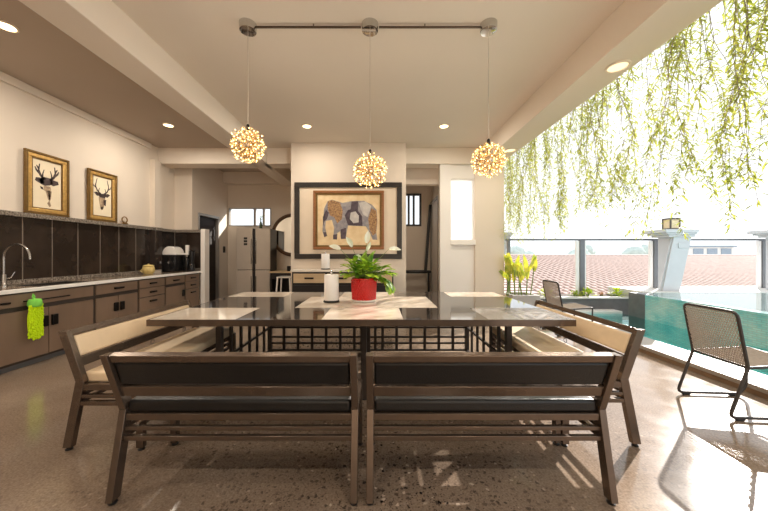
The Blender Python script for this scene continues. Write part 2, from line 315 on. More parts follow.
# ------------------------------------------------------------------ mesh builder
class MB:
    def __init__(s): s.v = []; s.f = []; s.sm = []; s.mi = []; s.m = 0
    def _a(s, vs, fs, smooth=False):
        o = len(s.v); s.v += [V(p) for p in vs]
        for f in fs:
            s.f.append([i+o for i in f]); s.sm.append(smooth); s.mi.append(s.m)
        return s
    def hexa(s, p):   # 0-3 bottom ring ccw, 4-7 top ring
        return s._a(p, [(3, 2, 1, 0), (4, 5, 6, 7), (0, 1, 5, 4), (1, 2, 6, 5), (2, 3, 7, 6), (3, 0, 4, 7)])
    def box(s, x0, x1, y0, y1, z0, z1):
        x0, x1 = min(x0, x1), max(x0, x1); y0, y1 = min(y0, y1), max(y0, y1); z0, z1 = min(z0, z1), max(z0, z1)
        return s.hexa([(x0, y0, z0), (x1, y0, z0), (x1, y1, z0), (x0, y1, z0), (x0, y0, z1), (x1, y0, z1), (x1, y1, z1), (x0, y1, z1)])
    def bar(s, p, q, w, h, side=(1, 0, 0)):   # w along side, h along the remaining normal
        p, q, sd = V(p), V(q), V(side).normalized()
        d = (q-p).normalized(); n = d.cross(sd).normalized(); sd = n.cross(d).normalized()
        a, b = sd*w/2, n*h/2
        return s.hexa([p-a-b, p+a-b, p+a+b, p-a+b, q-a-b, q+a-b, q+a+b, q-a+b])
    def tube(s, pts, r, n=8, closed=False, cap=True):
        pts = [V(p) for p in pts]; k = len(pts)
        rr = r if isinstance(r, (list, tuple)) else [r]*k
        vs = []; prev = None
        for i, p in enumerate(pts):
            if closed: d = pts[(i+1) % k]-pts[i-1]
            else: d = pts[min(i+1, k-1)]-pts[max(i-1, 0)]
            d = d.normalized() if d.length > 1e-9 else V((0, 0, 1))
            if prev is None:
                a = d.cross(V((0, 0, 1)))
                if a.length < 1e-3: a = d.cross(V((1, 0, 0)))
            else:
                a = prev-d*prev.dot(d)
                if a.length < 1e-4: a = d.cross(V((0.3, 0.7, 0.2)))
            a.normalize(); prev = a; b = d.cross(a)
            for j in range(n):
                t = 2*PI*j/n
                vs.append(p+(a*math.cos(t)+b*math.sin(t))*rr[i])
        fs = []
        for i in range(k if closed else k-1):
            i2 = (i+1) % k
            for j in range(n):
                j2 = (j+1) % n
                fs.append((i*n+j, i*n+j2, i2*n+j2, i2*n+j))
        if cap and not closed:
            fs.append(tuple(range(n))[::-1]); fs.append(tuple(range((k-1)*n, k*n)))
        return s._a(vs, fs, True)
    def lathe(s, prof, c=(0, 0, 0), n=32, close=True):
        c = V(c); vs = []
        for r, z in prof:
            for j in range(n):
                t = 2*PI*j/n; vs.append(c+V((r*math.cos(t), r*math.sin(t), z)))
        fs = []
        for i in range(len(prof)-1):
            for j in range(n):
                j2 = (j+1) % n; fs.append((i*n+j, i*n+j2, (i+1)*n+j2, (i+1)*n+j))
        if close:
            fs.append(tuple(range(n))[::-1]); fs.append(tuple(range((len(prof)-1)*n, len(prof)*n)))
        return s._a(vs, fs, True)
    def prism(s, poly, o, u, v, depth):   # polygon in (u, v), extruded by depth along u x v
        o, u, v = V(o), V(u), V(v); nn = u.cross(v).normalized()*depth; k = len(poly)
        a = [o+u*x+v*y for x, y in poly]
        return s._a(a+[p+nn for p in a], [tuple(range(k))[::-1], tuple(range(k, 2*k))] + [(i, (i+1) % k, (i+1) % k+k, i+k) for i in range(k)])
    def sphere(s, c, r, nu=12, nv=8, sc=(1, 1, 1), amp=0, freq=1.0, seed=0):
        c = V(c); vs = []
        for i in range(nv+1):
            th = PI*i/nv
            for j in range(nu):
                ph = 2*PI*j/nu
                d = V((math.sin(th)*math.cos(ph), math.sin(th)*math.sin(ph), math.cos(th)))
                k = r*(1+amp*noise.noise(d*freq+V((seed*3.7, seed, -seed)))) if amp else r
                vs.append(c+V((d.x*k*sc[0], d.y*k*sc[1], d.z*k*sc[2])))
        fs = []
        for i in range(nv):
            for j in range(nu):
                j2 = (j+1) % nu; fs.append((i*nu+j, (i+1)*nu+j, (i+1)*nu+j2, i*nu+j2))
        return s._a(vs, fs, True)
    def leaf(s, base, d, ln, w, droop=0.3, up=(0, 0, 1), seg=4, fold=0.25):
        base, d = V(base), V(d).normalized(); up = V(up)
        sd = d.cross(up)
        if sd.length < 1e-3: sd = d.cross(V((1, 0, 0)))
        sd.normalize(); vs = []; p = base.copy(); dd = d.copy()
        for i in range(seg+1):
            t = i/seg; ww = w/2*math.sin(PI*min(1, 0.08+t*0.92))**0.8 if i < seg else 0.0006
            nn = sd.cross(dd).normalized()
            vs += [p-sd*ww+nn*ww*fold, p.copy(), p+sd*ww+nn*ww*fold]
            dd = (dd-V((0, 0, 1))*droop/seg).normalized(); p = p+dd*(ln/seg)
        fs = []
        for i in range(seg):
            a = i*3; fs += [(a, a+1, a+4, a+3), (a+1, a+2, a+5, a+4)]
        return s._a(vs, fs, True)
    def build(s, name, m, parent=None, bevel=0.0, seg=2, ang=40, sub=0):
        org = ORG.get(parent.name, V((0, 0, 0))) if parent else V((0, 0, 0))
        me = bpy.data.meshes.new(name)
        me.from_pydata([tuple(p-org) for p in s.v], [], s.f)
        for mm in (m if isinstance(m, (list, tuple)) else [m]): me.materials.append(mm)
        me.polygons.foreach_set('use_smooth', s.sm); me.polygons.foreach_set('material_index', s.mi)
        me.update()
        try: me.set_sharp_from_angle(angle=math.radians(ang))
        except Exception: pass
        o = bpy.data.objects.new(name, me); COL.objects.link(o)
        if parent: o.parent = parent
        ORG[o.name] = org
        if bevel > 0:
            b = o.modifiers.new('bevel', 'BEVEL'); b.width = bevel; b.segments = seg; b.limit_method = 'ANGLE'; b.angle_limit = math.radians(50)
            b.harden_normals = False
        if sub: 
            u = o.modifiers.new('subdivision', 'SUBSURF'); u.levels = sub; u.render_levels = sub
        return o

def tag(o, label, cat, group=None, kind=None):
    o['label'] = label; o['category'] = cat
    if group: o['group'] = group
    if kind: o['kind'] = kind
    return o
def thing(name, label, cat, loc=(0, 0, 0), group=None):
    o = bpy.data.objects.new(name, None); o.empty_display_size = 0.1
    COL.objects.link(o); o.location = loc; ORG[o.name] = V(loc)
    return tag(o, label, cat, group)
def struct(name, mb, m, label=None, bevel=0.0):
    o = mb.build(name, m, bevel=bevel); o['kind'] = 'structure'
    if label: o['label'] = label; o['category'] = name.split('_')[0]
    return o
def dup(o, loc=None, rz=None, label=None, parent=None):
    c = o.copy(); COL.objects.link(c)
    if parent: c.parent = parent
    if loc is not None: c.location = loc
    if rz is not None: c.rotation_euler = (0, 0, rz)
    if label: c['label'] = label
    for ch in list(o.children): dup(ch, parent=c)
    return c
def box(*a): return MB().box(*a)
def P(px, py, Y): return V(((px-378)*Y/F, Y, 1.3-(py-253)*Y/F))

# ------------------------------------------------------------------ the room
CE = 3.5; BZ = 3.17
XL = -4.6
struct('floor', box(-4.8, 3.45, -3.2, 8.5, -0.12, 0), M['floor'], 'polished terrazzo concrete floor with dark and pale aggregate')
c = MB(); c.box(-2.32, 2.16, -3.2, 8.5, CE, CE+0.2)
struct('ceiling', c, M['ceiling'], 'beige plaster ceiling above the dining table')
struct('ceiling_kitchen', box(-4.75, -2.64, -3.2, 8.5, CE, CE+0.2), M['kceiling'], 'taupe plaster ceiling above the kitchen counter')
struct('trim_1', box(-2.665, -2.32, -3.2, 8.4, BZ, CE+0.2), M['beam'], 'long pale ceiling beam left of the pendant lamps', 0.006)
struct('trim_2', box(2.15, 2.56, -3.2, 6.45, BZ, CE+0.3), M['beam'], 'long pale ceiling beam along the open poolside', 0.006)
struct('trim_3', box(-4.6, -2.6, 6.25, 6.6, BZ, CE+0.1), M['beam'], 'cross beam at the far end of the kitchen ceiling', 0.006)
struct('trim_4', box(-2.4, -1.7, 6.25, 6.6, BZ, CE+0.1), M['beam'], 'short cross beam left of the elephant picture wall', 0.006)
struct('trim_5', box(0.5, 2.2, 6.25, 6.6, BZ, CE+0.1), M['beam'], 'cross beam above the passage on the right', 0.006)
struct('trim_6', box(0.3, 1.5, 6.9, 7.1, 2.89, CE+0.1), M['beam'], 'header beam inside the passage', 0.006)
struct('trim_7', box(-4.2, -1.4, 8.1, 8.4, 3.2, CE+0.05), M['wall'], 'beam along the top of the fridge alcove wall', 0.006)
struct('wall_left', box(XL-0.15, XL, -3.2, 6.9, -0.1, CE+0.1), M['wall'], 'warm white kitchen wall with two stag pictures')
struct('trim_8', box(XL, XL+0.035, -3.2, 6.02, 3.40, CE), M['beam'], 'narrow crown trim along the kitchen wall')
struct('trim_9', box(XL, XL+0.10, 6.02, 6.2, 0.9, BZ+0.02), M['wall'], 'narrow pilaster at the end of the kitchen wall')
b = MB(); b.box(XL, -4.2, 6.75, 6.87, 1.83, CE+0.05)
struct('wall_kitchen', b, M['wall'], 'short wall facing the room above the kitchen corner')
struct('wall_partition', box(XL, -3.98, 6.76, 6.87, 0, 1.815), M['wall'], 'low partition closing the kitchen counter')
struct('trim_10', box(-3.98, -3.885, 6.70, 6.88, 0, 1.84), M['white_wall'], 'pale end post of the low kitchen partition', 0.004)
w = MB(); w.box(-4.35, -4.2, 6.87, 6.97, 0, CE+0.05); w.box(-4.35, -4.2, 7.88, 8.4, 0, CE+0.05); w.box(-4.35, -4.2, 6.97, 7.88, 2.25, CE+0.05)
struct('wall_alcove', w, M['wall'], 'side wall of the fridge alcove with the dark doorway')
# far wall with two window openings
WY = 8.35
w = MB()
w.box(-4.25, -4.17, WY, WY+0.15, 0, CE+0.05); w.box(-4.17, -2.99, WY, WY+0.15, 0, 2.05); w.box(-4.17, -2.99, WY, WY+0.15, 2.56, CE+0.05)
w.box(-2.99, 0.62, WY, WY+0.15, 0, CE+0.05); w.box(0.62, 1.21, WY, WY+0.15, 0, 2.05); w.box(0.62, 1.21, WY, WY+0.15, 2.96, CE+0.05)
w.box(1.21, 1.7, WY, WY+0.15, 0, CE+0.05)
struct('wall_far', w, M['wall'], 'far wall of the alcove and passage with two high windows')
def window(n, x0, x1, z0, z1, y, bars, label, fm='window_frame', t=0.05):
    f = MB()
    f.box(x0, x1, y-0.02, y+0.1, z0, z0+t); f.box(x0, x1, y-0.02, y+0.1, z1-t, z1)
    f.box(x0, x0+t, y-0.02, y+0.1, z0+t, z1-t); f.box(x1-t, x1, y-0.02, y+0.1, z0+t, z1-t)
    for bx in bars: f.box(bx-0.03, bx+0.03, y, y+0.06, z0+t, z1-t)
    o = struct('window_%d' % n, f, M[fm], label, 0.003)
    box(x0+t, x1-t, y+0.07, y+0.078, z0+t, z1-t).build('pane', M['glass'], o)
    return o
window(1, -4.17, -2.99, 2.05, 2.56, WY, (-3.45, -3.2), 'high window with vertical bars above the refrigerator', 'door_frame', 0.025)
window(2, 0.62, 1.21, 2.05, 2.96, WY, (0.86, 1.0), 'narrow window with vertical bars at the end of the passage')
struct('wall_rear', box(-4.75, 2.6, -3.35, -3.2, -0.1, CE+0.1), M['wall'], 'plain wall at the near end of the room')
# elephant wall
EY = 5.97
struct('wall_back', box(-1.74, 0.56, EY, EY+0.35, 0, CE+0.05), M['wall'], 'pale wall block carrying the elephant picture')
struct('baseboard_back', box(-1.74, 0.57, EY-0.015, EY, 0, 0.1), M['white_wall'], 'low skirting under the elephant picture wall')
struct('wall_alcove_side', box(-1.74, -1.6, EY+0.35, WY, 0, CE+0.05), M['wall'], 'side wall of the fridge alcove')
struct('wall_passage', box(0.42, 0.56, EY+0.35, WY, 0, CE+0.05), M['wall'], 'left wall of the passage')
struct('wall_passage_right', box(1.5, 1.62, 6.6, WY, 0, CE+0.05), M['wall'], 'right wall of the passage')
# right end wall with tall opening
w = MB(); y0, y1 = 6.3, 6.44
w.box(1.31, 1.54, y0, y1, 0, BZ); w.box(1.54, 2.05, y0+0.03, y1, 2.88, BZ); w.box(1.54, 2.05, y0+0.05, y1, 0, 1.47)
struct('wall_right', w, M['white_wall'], 'white wall with a tall window between passage and pool')
struct('trim_11', box(1.52, 2.06, y0-0.01, y1, 1.47, 1.575), M['white_wall'], 'thick white sill under the tall window', 0.008)
struct('column_right', box(2.05, 2.66, y0, 6.45, 0, CE), M['wall'], 'broad pale column at the end of the poolside beam')
f = MB(); f.box(1.54, 1.55, 6.35, 6.44, 1.575, 2.88); f.box(2.04, 2.05, 6.35, 6.44, 1.575, 2.88); f.box(1.55, 2.04, 6.35, 6.44, 2.865, 2.88); f.box(1.55, 2.04, 6.35, 6.44, 1.575, 1.585)
o = struct('window_3', f, M['white_wall'], 'tall bright frosted window beside the poolside column')
box(1.55, 2.04, 6.41, 6.418, 1.585, 2.865).build('pane', M['frosted'], o)
# dark doorway
d = MB()
d.box(-4.30, -4.26, 7.02, 7.83, 0.01, 2.19)
for k in range(9): d.box(-4.26, -4.248, 7.06, 7.79, 0.08+k*0.235, 0.26+k*0.235)
o = struct('door_1', d, M['door_dark'], 'dark brown slatted door in the alcove side wall')
f = MB(); f.box(-4.33, -4.185, 6.97, 7.02, 0, 2.25); f.box(-4.33, -4.185, 7.83, 7.88, 0, 2.25); f.box(-4.33, -4.185, 7.02, 7.83, 2.19, 2.25)
f.build('door_frame', M['door_frame'], o, 0.004)
MB().tube([(-4.245, 7.12, 1.0), (-4.21, 7.12, 1.0), (-4.21, 7.24, 1.0)], 0.01).build('door_handle', M['steel'], o)
# open white door in the passage
d = MB(); d.box(1.465, 1.50, 7.3, 8.15, 0.01, 2.62)
o = struct('door_2', d, M['white_wall'], 'pale grey door on the right side of the passage')
f = MB(); f.box(1.44, 1.5, 8.15, 8.22, 0, 2.7); f.box(1.44, 1.5, 7.23, 7.3, 0, 2.7); f.box(1.44, 1.5, 7.3, 8.15, 2.62, 2.7)
f.build('door_frame', M['door_frame'], o, 0.004)

# ------------------------------------------------------------------ kitchen
XF = -4.0
def handle_pull(mb, x, y, z, ln):
    mb.box(x, x+0.028, y-ln/2, y+ln/2, z-0.014, z+0.014)
def cabinet(name, y0, y1, kind, label, group='kitchen base cabinets'):
    t = thing(name, label, 'cabinet', (XF-0.3, (y0+y1)/2, 0), group)
    g = 0.022
    bd = MB(); bd.box(XL+0.002, XF-0.022, y0+0.001, y1-0.001, 0.06, 0.858)
    bd.build('body', M['cab_dark'], t, 0.002)
    box(XL+0.06, XF-0.05, y0+0.001, y1-0.001, 0.0, 0.06).build('plinth', M['plinth'], t)
    if kind in ('sink', 'pair', 'single', 'wide'):
        dr = box(XF-0.022, XF, y0+g, y1-g, 0.70, 0.84).build('drawer', M['cab'], t, 0.003)
        h = MB()
        if kind == 'sink':
            h.tube([(XF, y0+0.33, 0.755), (XF+0.03, y0+0.33, 0.755), (XF+0.03, y1-0.37, 0.755), (XF, y1-0.37, 0.755)], 0.007)
            h.box(XF, XF+0.02, y0+0.12, y0+0.2, 0.745, 0.765)
        else: handle_pull(h, XF, (y0+y1)/2, 0.765, min(0.16, (y1-y0)*0.3))
        h.build('handle', M['handle'], dr, 0.003)
        ds = [(y0+g, y1-g)] if kind == 'single' else [(y0+g, (y0+y1)/2-0.004), ((y0+y1)/2+0.004, y1-g)]
        for i, (a, bb) in enumerate(ds):
            dd = box(XF-0.022, XF, a, bb, 0.09, 0.648).build('door', M['cab'], t, 0.003)
            hy = bb-0.05 if (i == 0) else a+0.05
            box(XF, XF+0.03, hy-0.032, hy+0.032, 0.42, 0.55).build('handle', M['handle'], dd, 0.006)
    else:
        for z0, z1 in ((0.70, 0.838), (0.545, 0.69), (0.085, 0.53)):
            dr = box(XF-0.022, XF, y0+g, y1-g, z0, z1).build('drawer', M['cab'], t, 0.003)
            h = MB(); handle_pull(h, XF, (y0+y1)/2, (z0+z1)/2 if z1 > 0.6 else z1-0.07, 0.15); h.build('handle', M['handle'], dr, 0.003)
    return t
cabinet('base_cabinet', 2.3, 3.04, 'single', 'taupe base cabinet nearest the camera at the left photo edge')
cabinet('base_cabinet', 3.04, 4.22, 'sink', 'taupe sink cabinet with the lime mitt hanging on its long rail handle')
cabinet('base_cabinet', 4.22, 4.99, 'pair', 'taupe cabinet with drawer and two doors, next right of the sink cabinet')
cabinet('base_cabinet', 4.99, 5.62, 'drawers', 'taupe cabinet of stacked drawers below the yellow jar')
cabinet('base_cabinet', 5.62, 6.2, 'single', 'dark taupe cabinet with one drawer over one door, second from the end post')
cabinet('base_cabinet', 6.2, 6.70, 'drawers', 'dark taupe drawer cabinet next to the pale end post')
t = thing('countertop', 'brown granite kitchen worktop with bright white front edge', 'countertop', (-4.3, 4.5, 0.86))
sk = (-4.40, -4.08, 3.62, 4.20)
c = MB(); c.box(XL+0.002, sk[0], 2.28, 6.74, 0.86, 0.9); c.box(sk[1], -3.985, 2.28, 6.74, 0.86, 0.9); c.box(sk[0], sk[1], 2.28, sk[2], 0.86, 0.9); c.box(sk[0], sk[1], sk[3], 6.74, 0.86, 0.9)
c.build('slab', M['counter'], t)
box(-3.985, -3.965, 2.28, 6.74, 0.858, 0.902).build('front_edge', M['white_edge'], t, 0.004)
t = thing('sink', 'dark steel sink basin set in the kitchen worktop', 'sink', (-4.24, 3.91, 0.8))
s_ = MB(); a0, a1, b0, b1 = sk; a0 += .004; a1 -= .004; b0 += .004; b1 -= .004
s_.box(a0, a1, b0, b1, 0.861, 0.865)
s_.box(a0, a0+.01, b0, b1, .865, .905); s_.box(a1-.01, a1, b0, b1, .865, .905); s_.box(a0, a1, b0, b0+.01, .865, .905); s_.box(a0, a1, b1-.01, b1, .865, .905)
s_.build('basin', M['fridge_gap'], t)
MB().lathe([(0.03, 0), (0.03, 0.006)], (-4.24, 3.91, 0.865), 20).build('drain', M['steel'], t)
t = thing('kitchen_faucet', 'dark gooseneck kitchen faucet standing behind the sink', 'faucet', (-4.45, 3.55, 0.9))
bx, by = -4.45, 3.55
MB().lathe([(0.034, 0), (0.034, 0.012), (0.026, 0.03), (0.024, 0.14), (0.018, 0.15)], (bx, by, 0.9), 20).build('base', M['steel'], t)
pts = [(bx, by, 1.04), (bx, by, 1.25)]
for k in range(13):
    a = PI-PI*0.93*k/12; pts.append((bx+0.155+0.155*math.cos(a), by, 1.25+0.155*math.sin(a)))
pts.append((bx+0.312, by, 1.225))
MB().tube(pts, 0.013, 10).build('spout', M['steel'], t)
MB().tube([(bx, by+0.02, 0.99), (bx+0.01, by+0.06, 1.0), (bx+0.03, by+0.085, 1.07)], [0.011, 0.010, 0.007], 8).build('handle', M['steel'], t)
# backsplash
t = thing('backsplash', 'dark glossy brown tile backsplash with speckled granite ledge', 'backsplash', (XL, 4.5, 0.9))
p = MB(); se = MB(); ys = [2.3+0.352*k-0.21 for k in range(0, 14)]
yy = [y for y in (2.3, 2.79, 3.14, 3.495, 3.85, 4.20, 4.56, 4.925, 5.28, 5.65, 6.02)]
for a, bb in zip(yy[:-1], yy[1:]): p.box(XL+0.001, XL+0.02, a+0.006, bb-0.006, 0.96, 1.76)
for a, bb in ((6.21, 6.73),): p.box(XL+0.001, XL+0.02, a, bb, 0.96, 1.76)
p.box(XL+0.021, -4.32, 6.735, 6.755, 0.96, 1.76); p.box(-4.312, -3.99, 6.735, 6.755, 0.96, 1.76)
p.box(XL+0.1, XL+0.12, 6.0, 6.205, 0.96, 1.76); p.box(XL+0.021, XL+0.1, 6.0, 6.018, 0.96, 1.76)
p.build('panels', M['splash'], t, 0.002)
se.box(XL+0.001, XL+0.0185, 2.3, 6.02, 0.96, 1.76); se.build('seam', M['seam'], t)
l = MB(); l.box(XL+0.001, XL+0.075, 2.3, 6.02, 1.76, 1.82); l.box(XL+0.001, XL+0.13, 6.02, 6.21, 1.76, 1.82); l.box(XL+0.001, XL+0.06, 6.21, 6.74, 1.76, 1.82)
l.box(XL+0.06, -3.985, 6.70, 6.755, 1.76, 1.82)
l.build('ledge', M['granite'], t, 0.004)
l = MB(); l.box(XL+0.001, XL+0.03, 2.3, 6.73, 0.901, 0.96); l.box(XL+0.03, -3.99, 6.725, 6.755, 0.901, 0.96)
l.build('base_strip', M['granite'], t, 0.003)

# stag pictures leaning on the ledge
def picture_frame(mb_o, mb_i, o, u, v, w, h, fw, d):
    pass
def stag_picture(y0, y1, z0, z1, label, big):
    t = thing('stag_picture', label, 'picture', (XL+0.03, (y0+y1)/2, z0), 'gold framed stag pictures')
    o = V((XL+0.012, y0, z0)); u = V((0, 1, 0)); v = V((0, 0, 1)); w, h = y1-y0, z1-z0
    def fr(ins, fw, x0, x1, mb):
        a, bb, cc, dd = y0+ins, y1-ins, z0+ins, z1-ins
        mb.box(x0, x1, a, bb, cc, cc+fw); mb.box(x0, x1, a, bb, dd-fw, dd); mb.box(x0, x1, a, a+fw, cc+fw, dd-fw); mb.box(x0, x1, bb-fw, bb, cc+fw, dd-fw)
    m1 = MB(); fr(0, 0.03, XL+0.01, XL+0.05, m1); m1.build('outer_frame', M['gold_dark'], t, 0.005)
    m1 = MB(); fr(0.03, 0.05, XL+0.01, XL+0.042, m1); m1.build('frame', M['gold'], t, 0.008)
    m1 = MB(); fr(0.08, 0.014, XL+0.01, XL+0.033, m1); m1.build('inner_lip', M['gold_dark'], t, 0.003)
    ca = box(XL+0.008, XL+0.02, y0+0.09, y1-0.09, z0+0.09, z1-0.09).build('art_paper', M['paper'], t)
    cy, cz = (y0+y1)/2, (z0+z1)/2
    xx = XL+0.0202
    ink = MB(); wash = MB(); extra = []
    def S(mb, pts): mb.prism([(a*w, bb*h) for a, bb in pts], (xx, cy, cz), u, v, 0.0012)
    def strip(mb, pts, wd):
        L_ = [V((a*w, bb*h)) for a, bb in pts]; k = len(L_); A = []; B = []
        for i, q in enumerate(L_):
            dd = (L_[min(i+1, k-1)]-L_[max(i-1, 0)]).normalized(); nn = V((-dd.y, dd.x)); ww = wd*w*(1-0.65*i/(k-1))
            A.append(tuple(q+nn*ww)); B.append(tuple(q-nn*ww))
        for i in range(k-1):
            mb.prism([B[i], B[i+1], A[i+1], A[i]], (xx, cy, cz), u, v, 0.0012+0.0001*i)
    if big:
        for sx in (-1, 1):
            strip(ink, [(sx*.06, .08), (sx*.15, .14), (sx*.19, .22), (sx*.17, .32)], .034)
            strip(ink, [(sx*.16, .16), (sx*.24, .21), (sx*.27, .26)], .03)
            strip(ink, [(sx*.11, .11), (sx*.10, .17), (sx*.07, .24)], .022)
            strip(ink, [(sx*.19, .24), (sx*.24, .29)], .024)
            S(ink, [(sx*.05, .02), (sx*.14, .0), (sx*.27, .04), (sx*.25, .09), (sx*.13, .10)][::sx])
        S(ink, [(-.15, .0), (-.05, -.02), (.06, .0), (.13, .05), (.10, .12), (-.08, .12), (-.18, .07)])
        S(wash, [(-.08, -.02), (.07, -.02), (.09, -.07), (.05, -.12), (-.07, -.10)])
        extra.append([(-.16, -.04), (-.10, -.05), (-.08, -.09), (-.14, -.08)])
        S(wash, [(-.04, -.10), (.10, -.09), (.09, -.20), (.06, -.26), (.02, -.24), (-.01, -.17)]); extra.append([(.02, -.13), (.07, -.13), (.07, -.23), (.04, -.25)])
        S(wash, [(.0, -.30), (.05, -.25), (.09, -.34), (.05, -.36)])
    else:
        for sx in (-1, 1):
            strip(ink, [(sx*.05, .05), (sx*.17, .11), (sx*.23, .20), (sx*.19, .31), (sx*.17, .35)], .024)
            strip(ink, [(sx*.21, .16), (sx*.30, .20), (sx*.31, .24)], .018)
            strip(ink, [(sx*.13, .08), (sx*.11, .14), (sx*.09, .17)], .016)
            S(ink, [(sx*.06, .01), (sx*.18, .0), (sx*.28, .06), (sx*.20, .08), (sx*.07, .06)][::sx])
        S(ink, [(-.10, -.02), (.10, -.02), (.12, .06), (-.12, .06)])
        S(wash, [(-.12, -.02), (.10, -.02), (.07, -.12), (.05, -.22), (.0, -.27), (-.05, -.25), (-.10, -.14)])
        extra.append([(.04, -.06), (.14, -.05), (.12, -.18), (.05, -.16)])
        S(wash, [(-.07, -.22), (.04, -.19), (.02, -.25), (-.04, -.26)])
    for q in extra: 
        m1 = MB(); S(m1, q); m1.build('stag_patch', M['ink'], ca)
    ink.build('stag_motif', M['ink'], ca); wash.build('stag_wash', M['ink_wash'], ca)
stag_picture(3.86, 4.41, 1.822, 2.66, 'larger gold framed stag picture, nearer the camera, stag head with broad antlers', True)
stag_picture(4.70, 5.22, 1.822, 2.645, 'farther gold framed stag picture, stag with slender curved antlers', False)
t = thing('ring_ornament', 'tiny bronze ring ornament standing on the backsplash ledge', 'ornament', (XL+0.05, 5.37, 1.82))
MB().tube([(XL+0.045, 5.37+0.055*math.cos(a*PI/10), 1.895+0.055*math.sin(a*PI/10)) for a in range(20)], 0.009, 8, closed=True).build('ring', M['wire_gold'], t)
box(XL+0.025, XL+0.065, 5.32, 5.42, 1.8205, 1.842).build('base', M['wire_gold'], t, 0.004)

# lime chenille mitt on the rail handle
t = thing('cleaning_mitt', 'bright lime chenille cleaning mitt hanging on the sink cabinet handle', 'cleaning mitt', (-3.955, 3.46, 0.3))
yc = 3.425; xm = -3.935
bd = MB(); bd.sphere((xm, yc, 0.515), 0.1, 20, 14, (0.3, 0.74, 2.1), amp=0.08, freq=4); 
rr = random.Random(3)
for i in range(9):
    for j in range(24):
        a = -0.066+0.132*i/8+rr.uniform(-.006, .006); z = (0.325 if abs(i-4) < 3 else 0.345)+(0.37 if abs(i-4) < 3 else 0.35)*j/23+rr.uniform(-.006, .006)
        bd.sphere((xm+0.027+rr.uniform(-.003, .006)-0.8*abs(a)**1.5, yc+a, z), 0.0115, 6, 5, (1, 0.8, 1.35))
bd.build('chenille_body', M['lime'], t)
MB().lathe([(0.05, 0), (0.062, 0.02), (0.058, 0.06), (0.05, 0.085), (0.02, 0.09)], (xm, yc, 0.685), 20).build('cuff', M['lime2'], t)
MB().tube([(xm-0.01, yc, 0.77), (xm-0.015, yc-0.012, 0.80), (-3.955, yc, 0.83), (xm-0.015, yc+0.012, 0.80), (xm-0.006, yc, 0.77)], 0.006, 6).build('hanging_loop', M['lime2'], t)

# counter clutter
t = thing('ceramic_jar', 'small straw yellow jar standing on the kitchen worktop', 'jar', (-4.35, 5.66, 0.902))
MB().lathe([(0.07, 0), (0.095, 0.03), (0.102, 0.08), (0.092, 0.125), (0.08, 0.14)], (-4.35, 5.66, 0.902), 28).build('body', M['jar'], t)
MB().lathe([(0.086, 0), (0.09, 0.012), (0.07, 0.03), (0.012, 0.04), (0.014, 0.055)], (-4.35, 5.66, 1.042), 28).build('lid', M['jar'], t)
for sgn in (-1, 1):
    MB().tube([(-4.35+0.09*sgn*0.5, 5.66-0.085, 1.0), (-4.35+0.13*sgn*0.6, 5.66-0.10, 0.97), (-4.35+0.09*sgn*.5, 5.66-0.09, 0.94)], 0.008, 6).build('handle', M['jar'], t)
t = thing('coffee_machine', 'black coffee machine with pale domed top in the kitchen corner', 'coffee machine', (-4.38, 6.42, 0.902))
x0, x1, y0, y1 = -4.56, -4.28, 6.30, 6.60
b = MB(); b.box(x0, x1, y0, y1, 0.902, 1.26); b.build('body', M['black_app'], t, 0.012)
d = MB(); pr = [(0, 0)]+[(0.14+0.15*math.cos(PI-PI*k/14), 0.02+0.16*math.sin(PI*k/14)) for k in range(15)]+[(0.28, 0)]
d.prism(pr, (x0, y1-0.02, 1.262), (1, 0, 0), (0, 0, 1), 0.26); d.build('domed_top', M['white_ceramic'], t, 0.008)
a = MB(); a.box(x1+0.002, x1+0.2, 6.40, 6.46, 1.262, 1.30); a.box(x1+0.15, x1+0.2, 6.40, 6.46, 1.302, 1.47); a.build('milk_arm', M['white_ceramic'], t, 0.006)
MB().tube([(x1-0.12, y0-0.002, 1.1), (x1-0.12, y0-0.03, 1.1)], 0.025, 14).build('dial', M['chrome'], t)
t = thing('dark_canister', 'wider dark canister right of the coffee machine', 'canister', (-4.215, 6.60, 0.902))
MB().lathe([(0.075, 0), (0.08, 0.01), (0.08, 0.3), (0.07, 0.32)], (-4.215, 6.60, 0.902), 24).build('body', M['black_app'], t)
MB().lathe([(0.074, 0), (0.074, 0.03), (0.02, 0.045), (0.02, 0.07)], (-4.215, 6.60, 1.223), 24).build('lid', M['steel'], t)
t = thing('blender_jug', 'tall dark blender jug nearest the pale end post', 'blender', (-4.055, 6.50, 0.902))
MB().lathe([(0.065, 0), (0.07, 0.02), (0.055, 0.15), (0.045, 0.16)], (-4.055, 6.50, 0.902), 20).build('base', M['black_app'], t)
MB().lathe([(0.045, 0), (0.06, 0.22), (0.062, 0.25)], (-4.055, 6.50, 1.063), 20).build('jug', M['black_app'], t)
MB().lathe([(0.062, 0), (0.06, 0.03), (0.03, 0.05)], (-4.055, 6.50, 1.314), 20).build('lid', M['handle'], t)

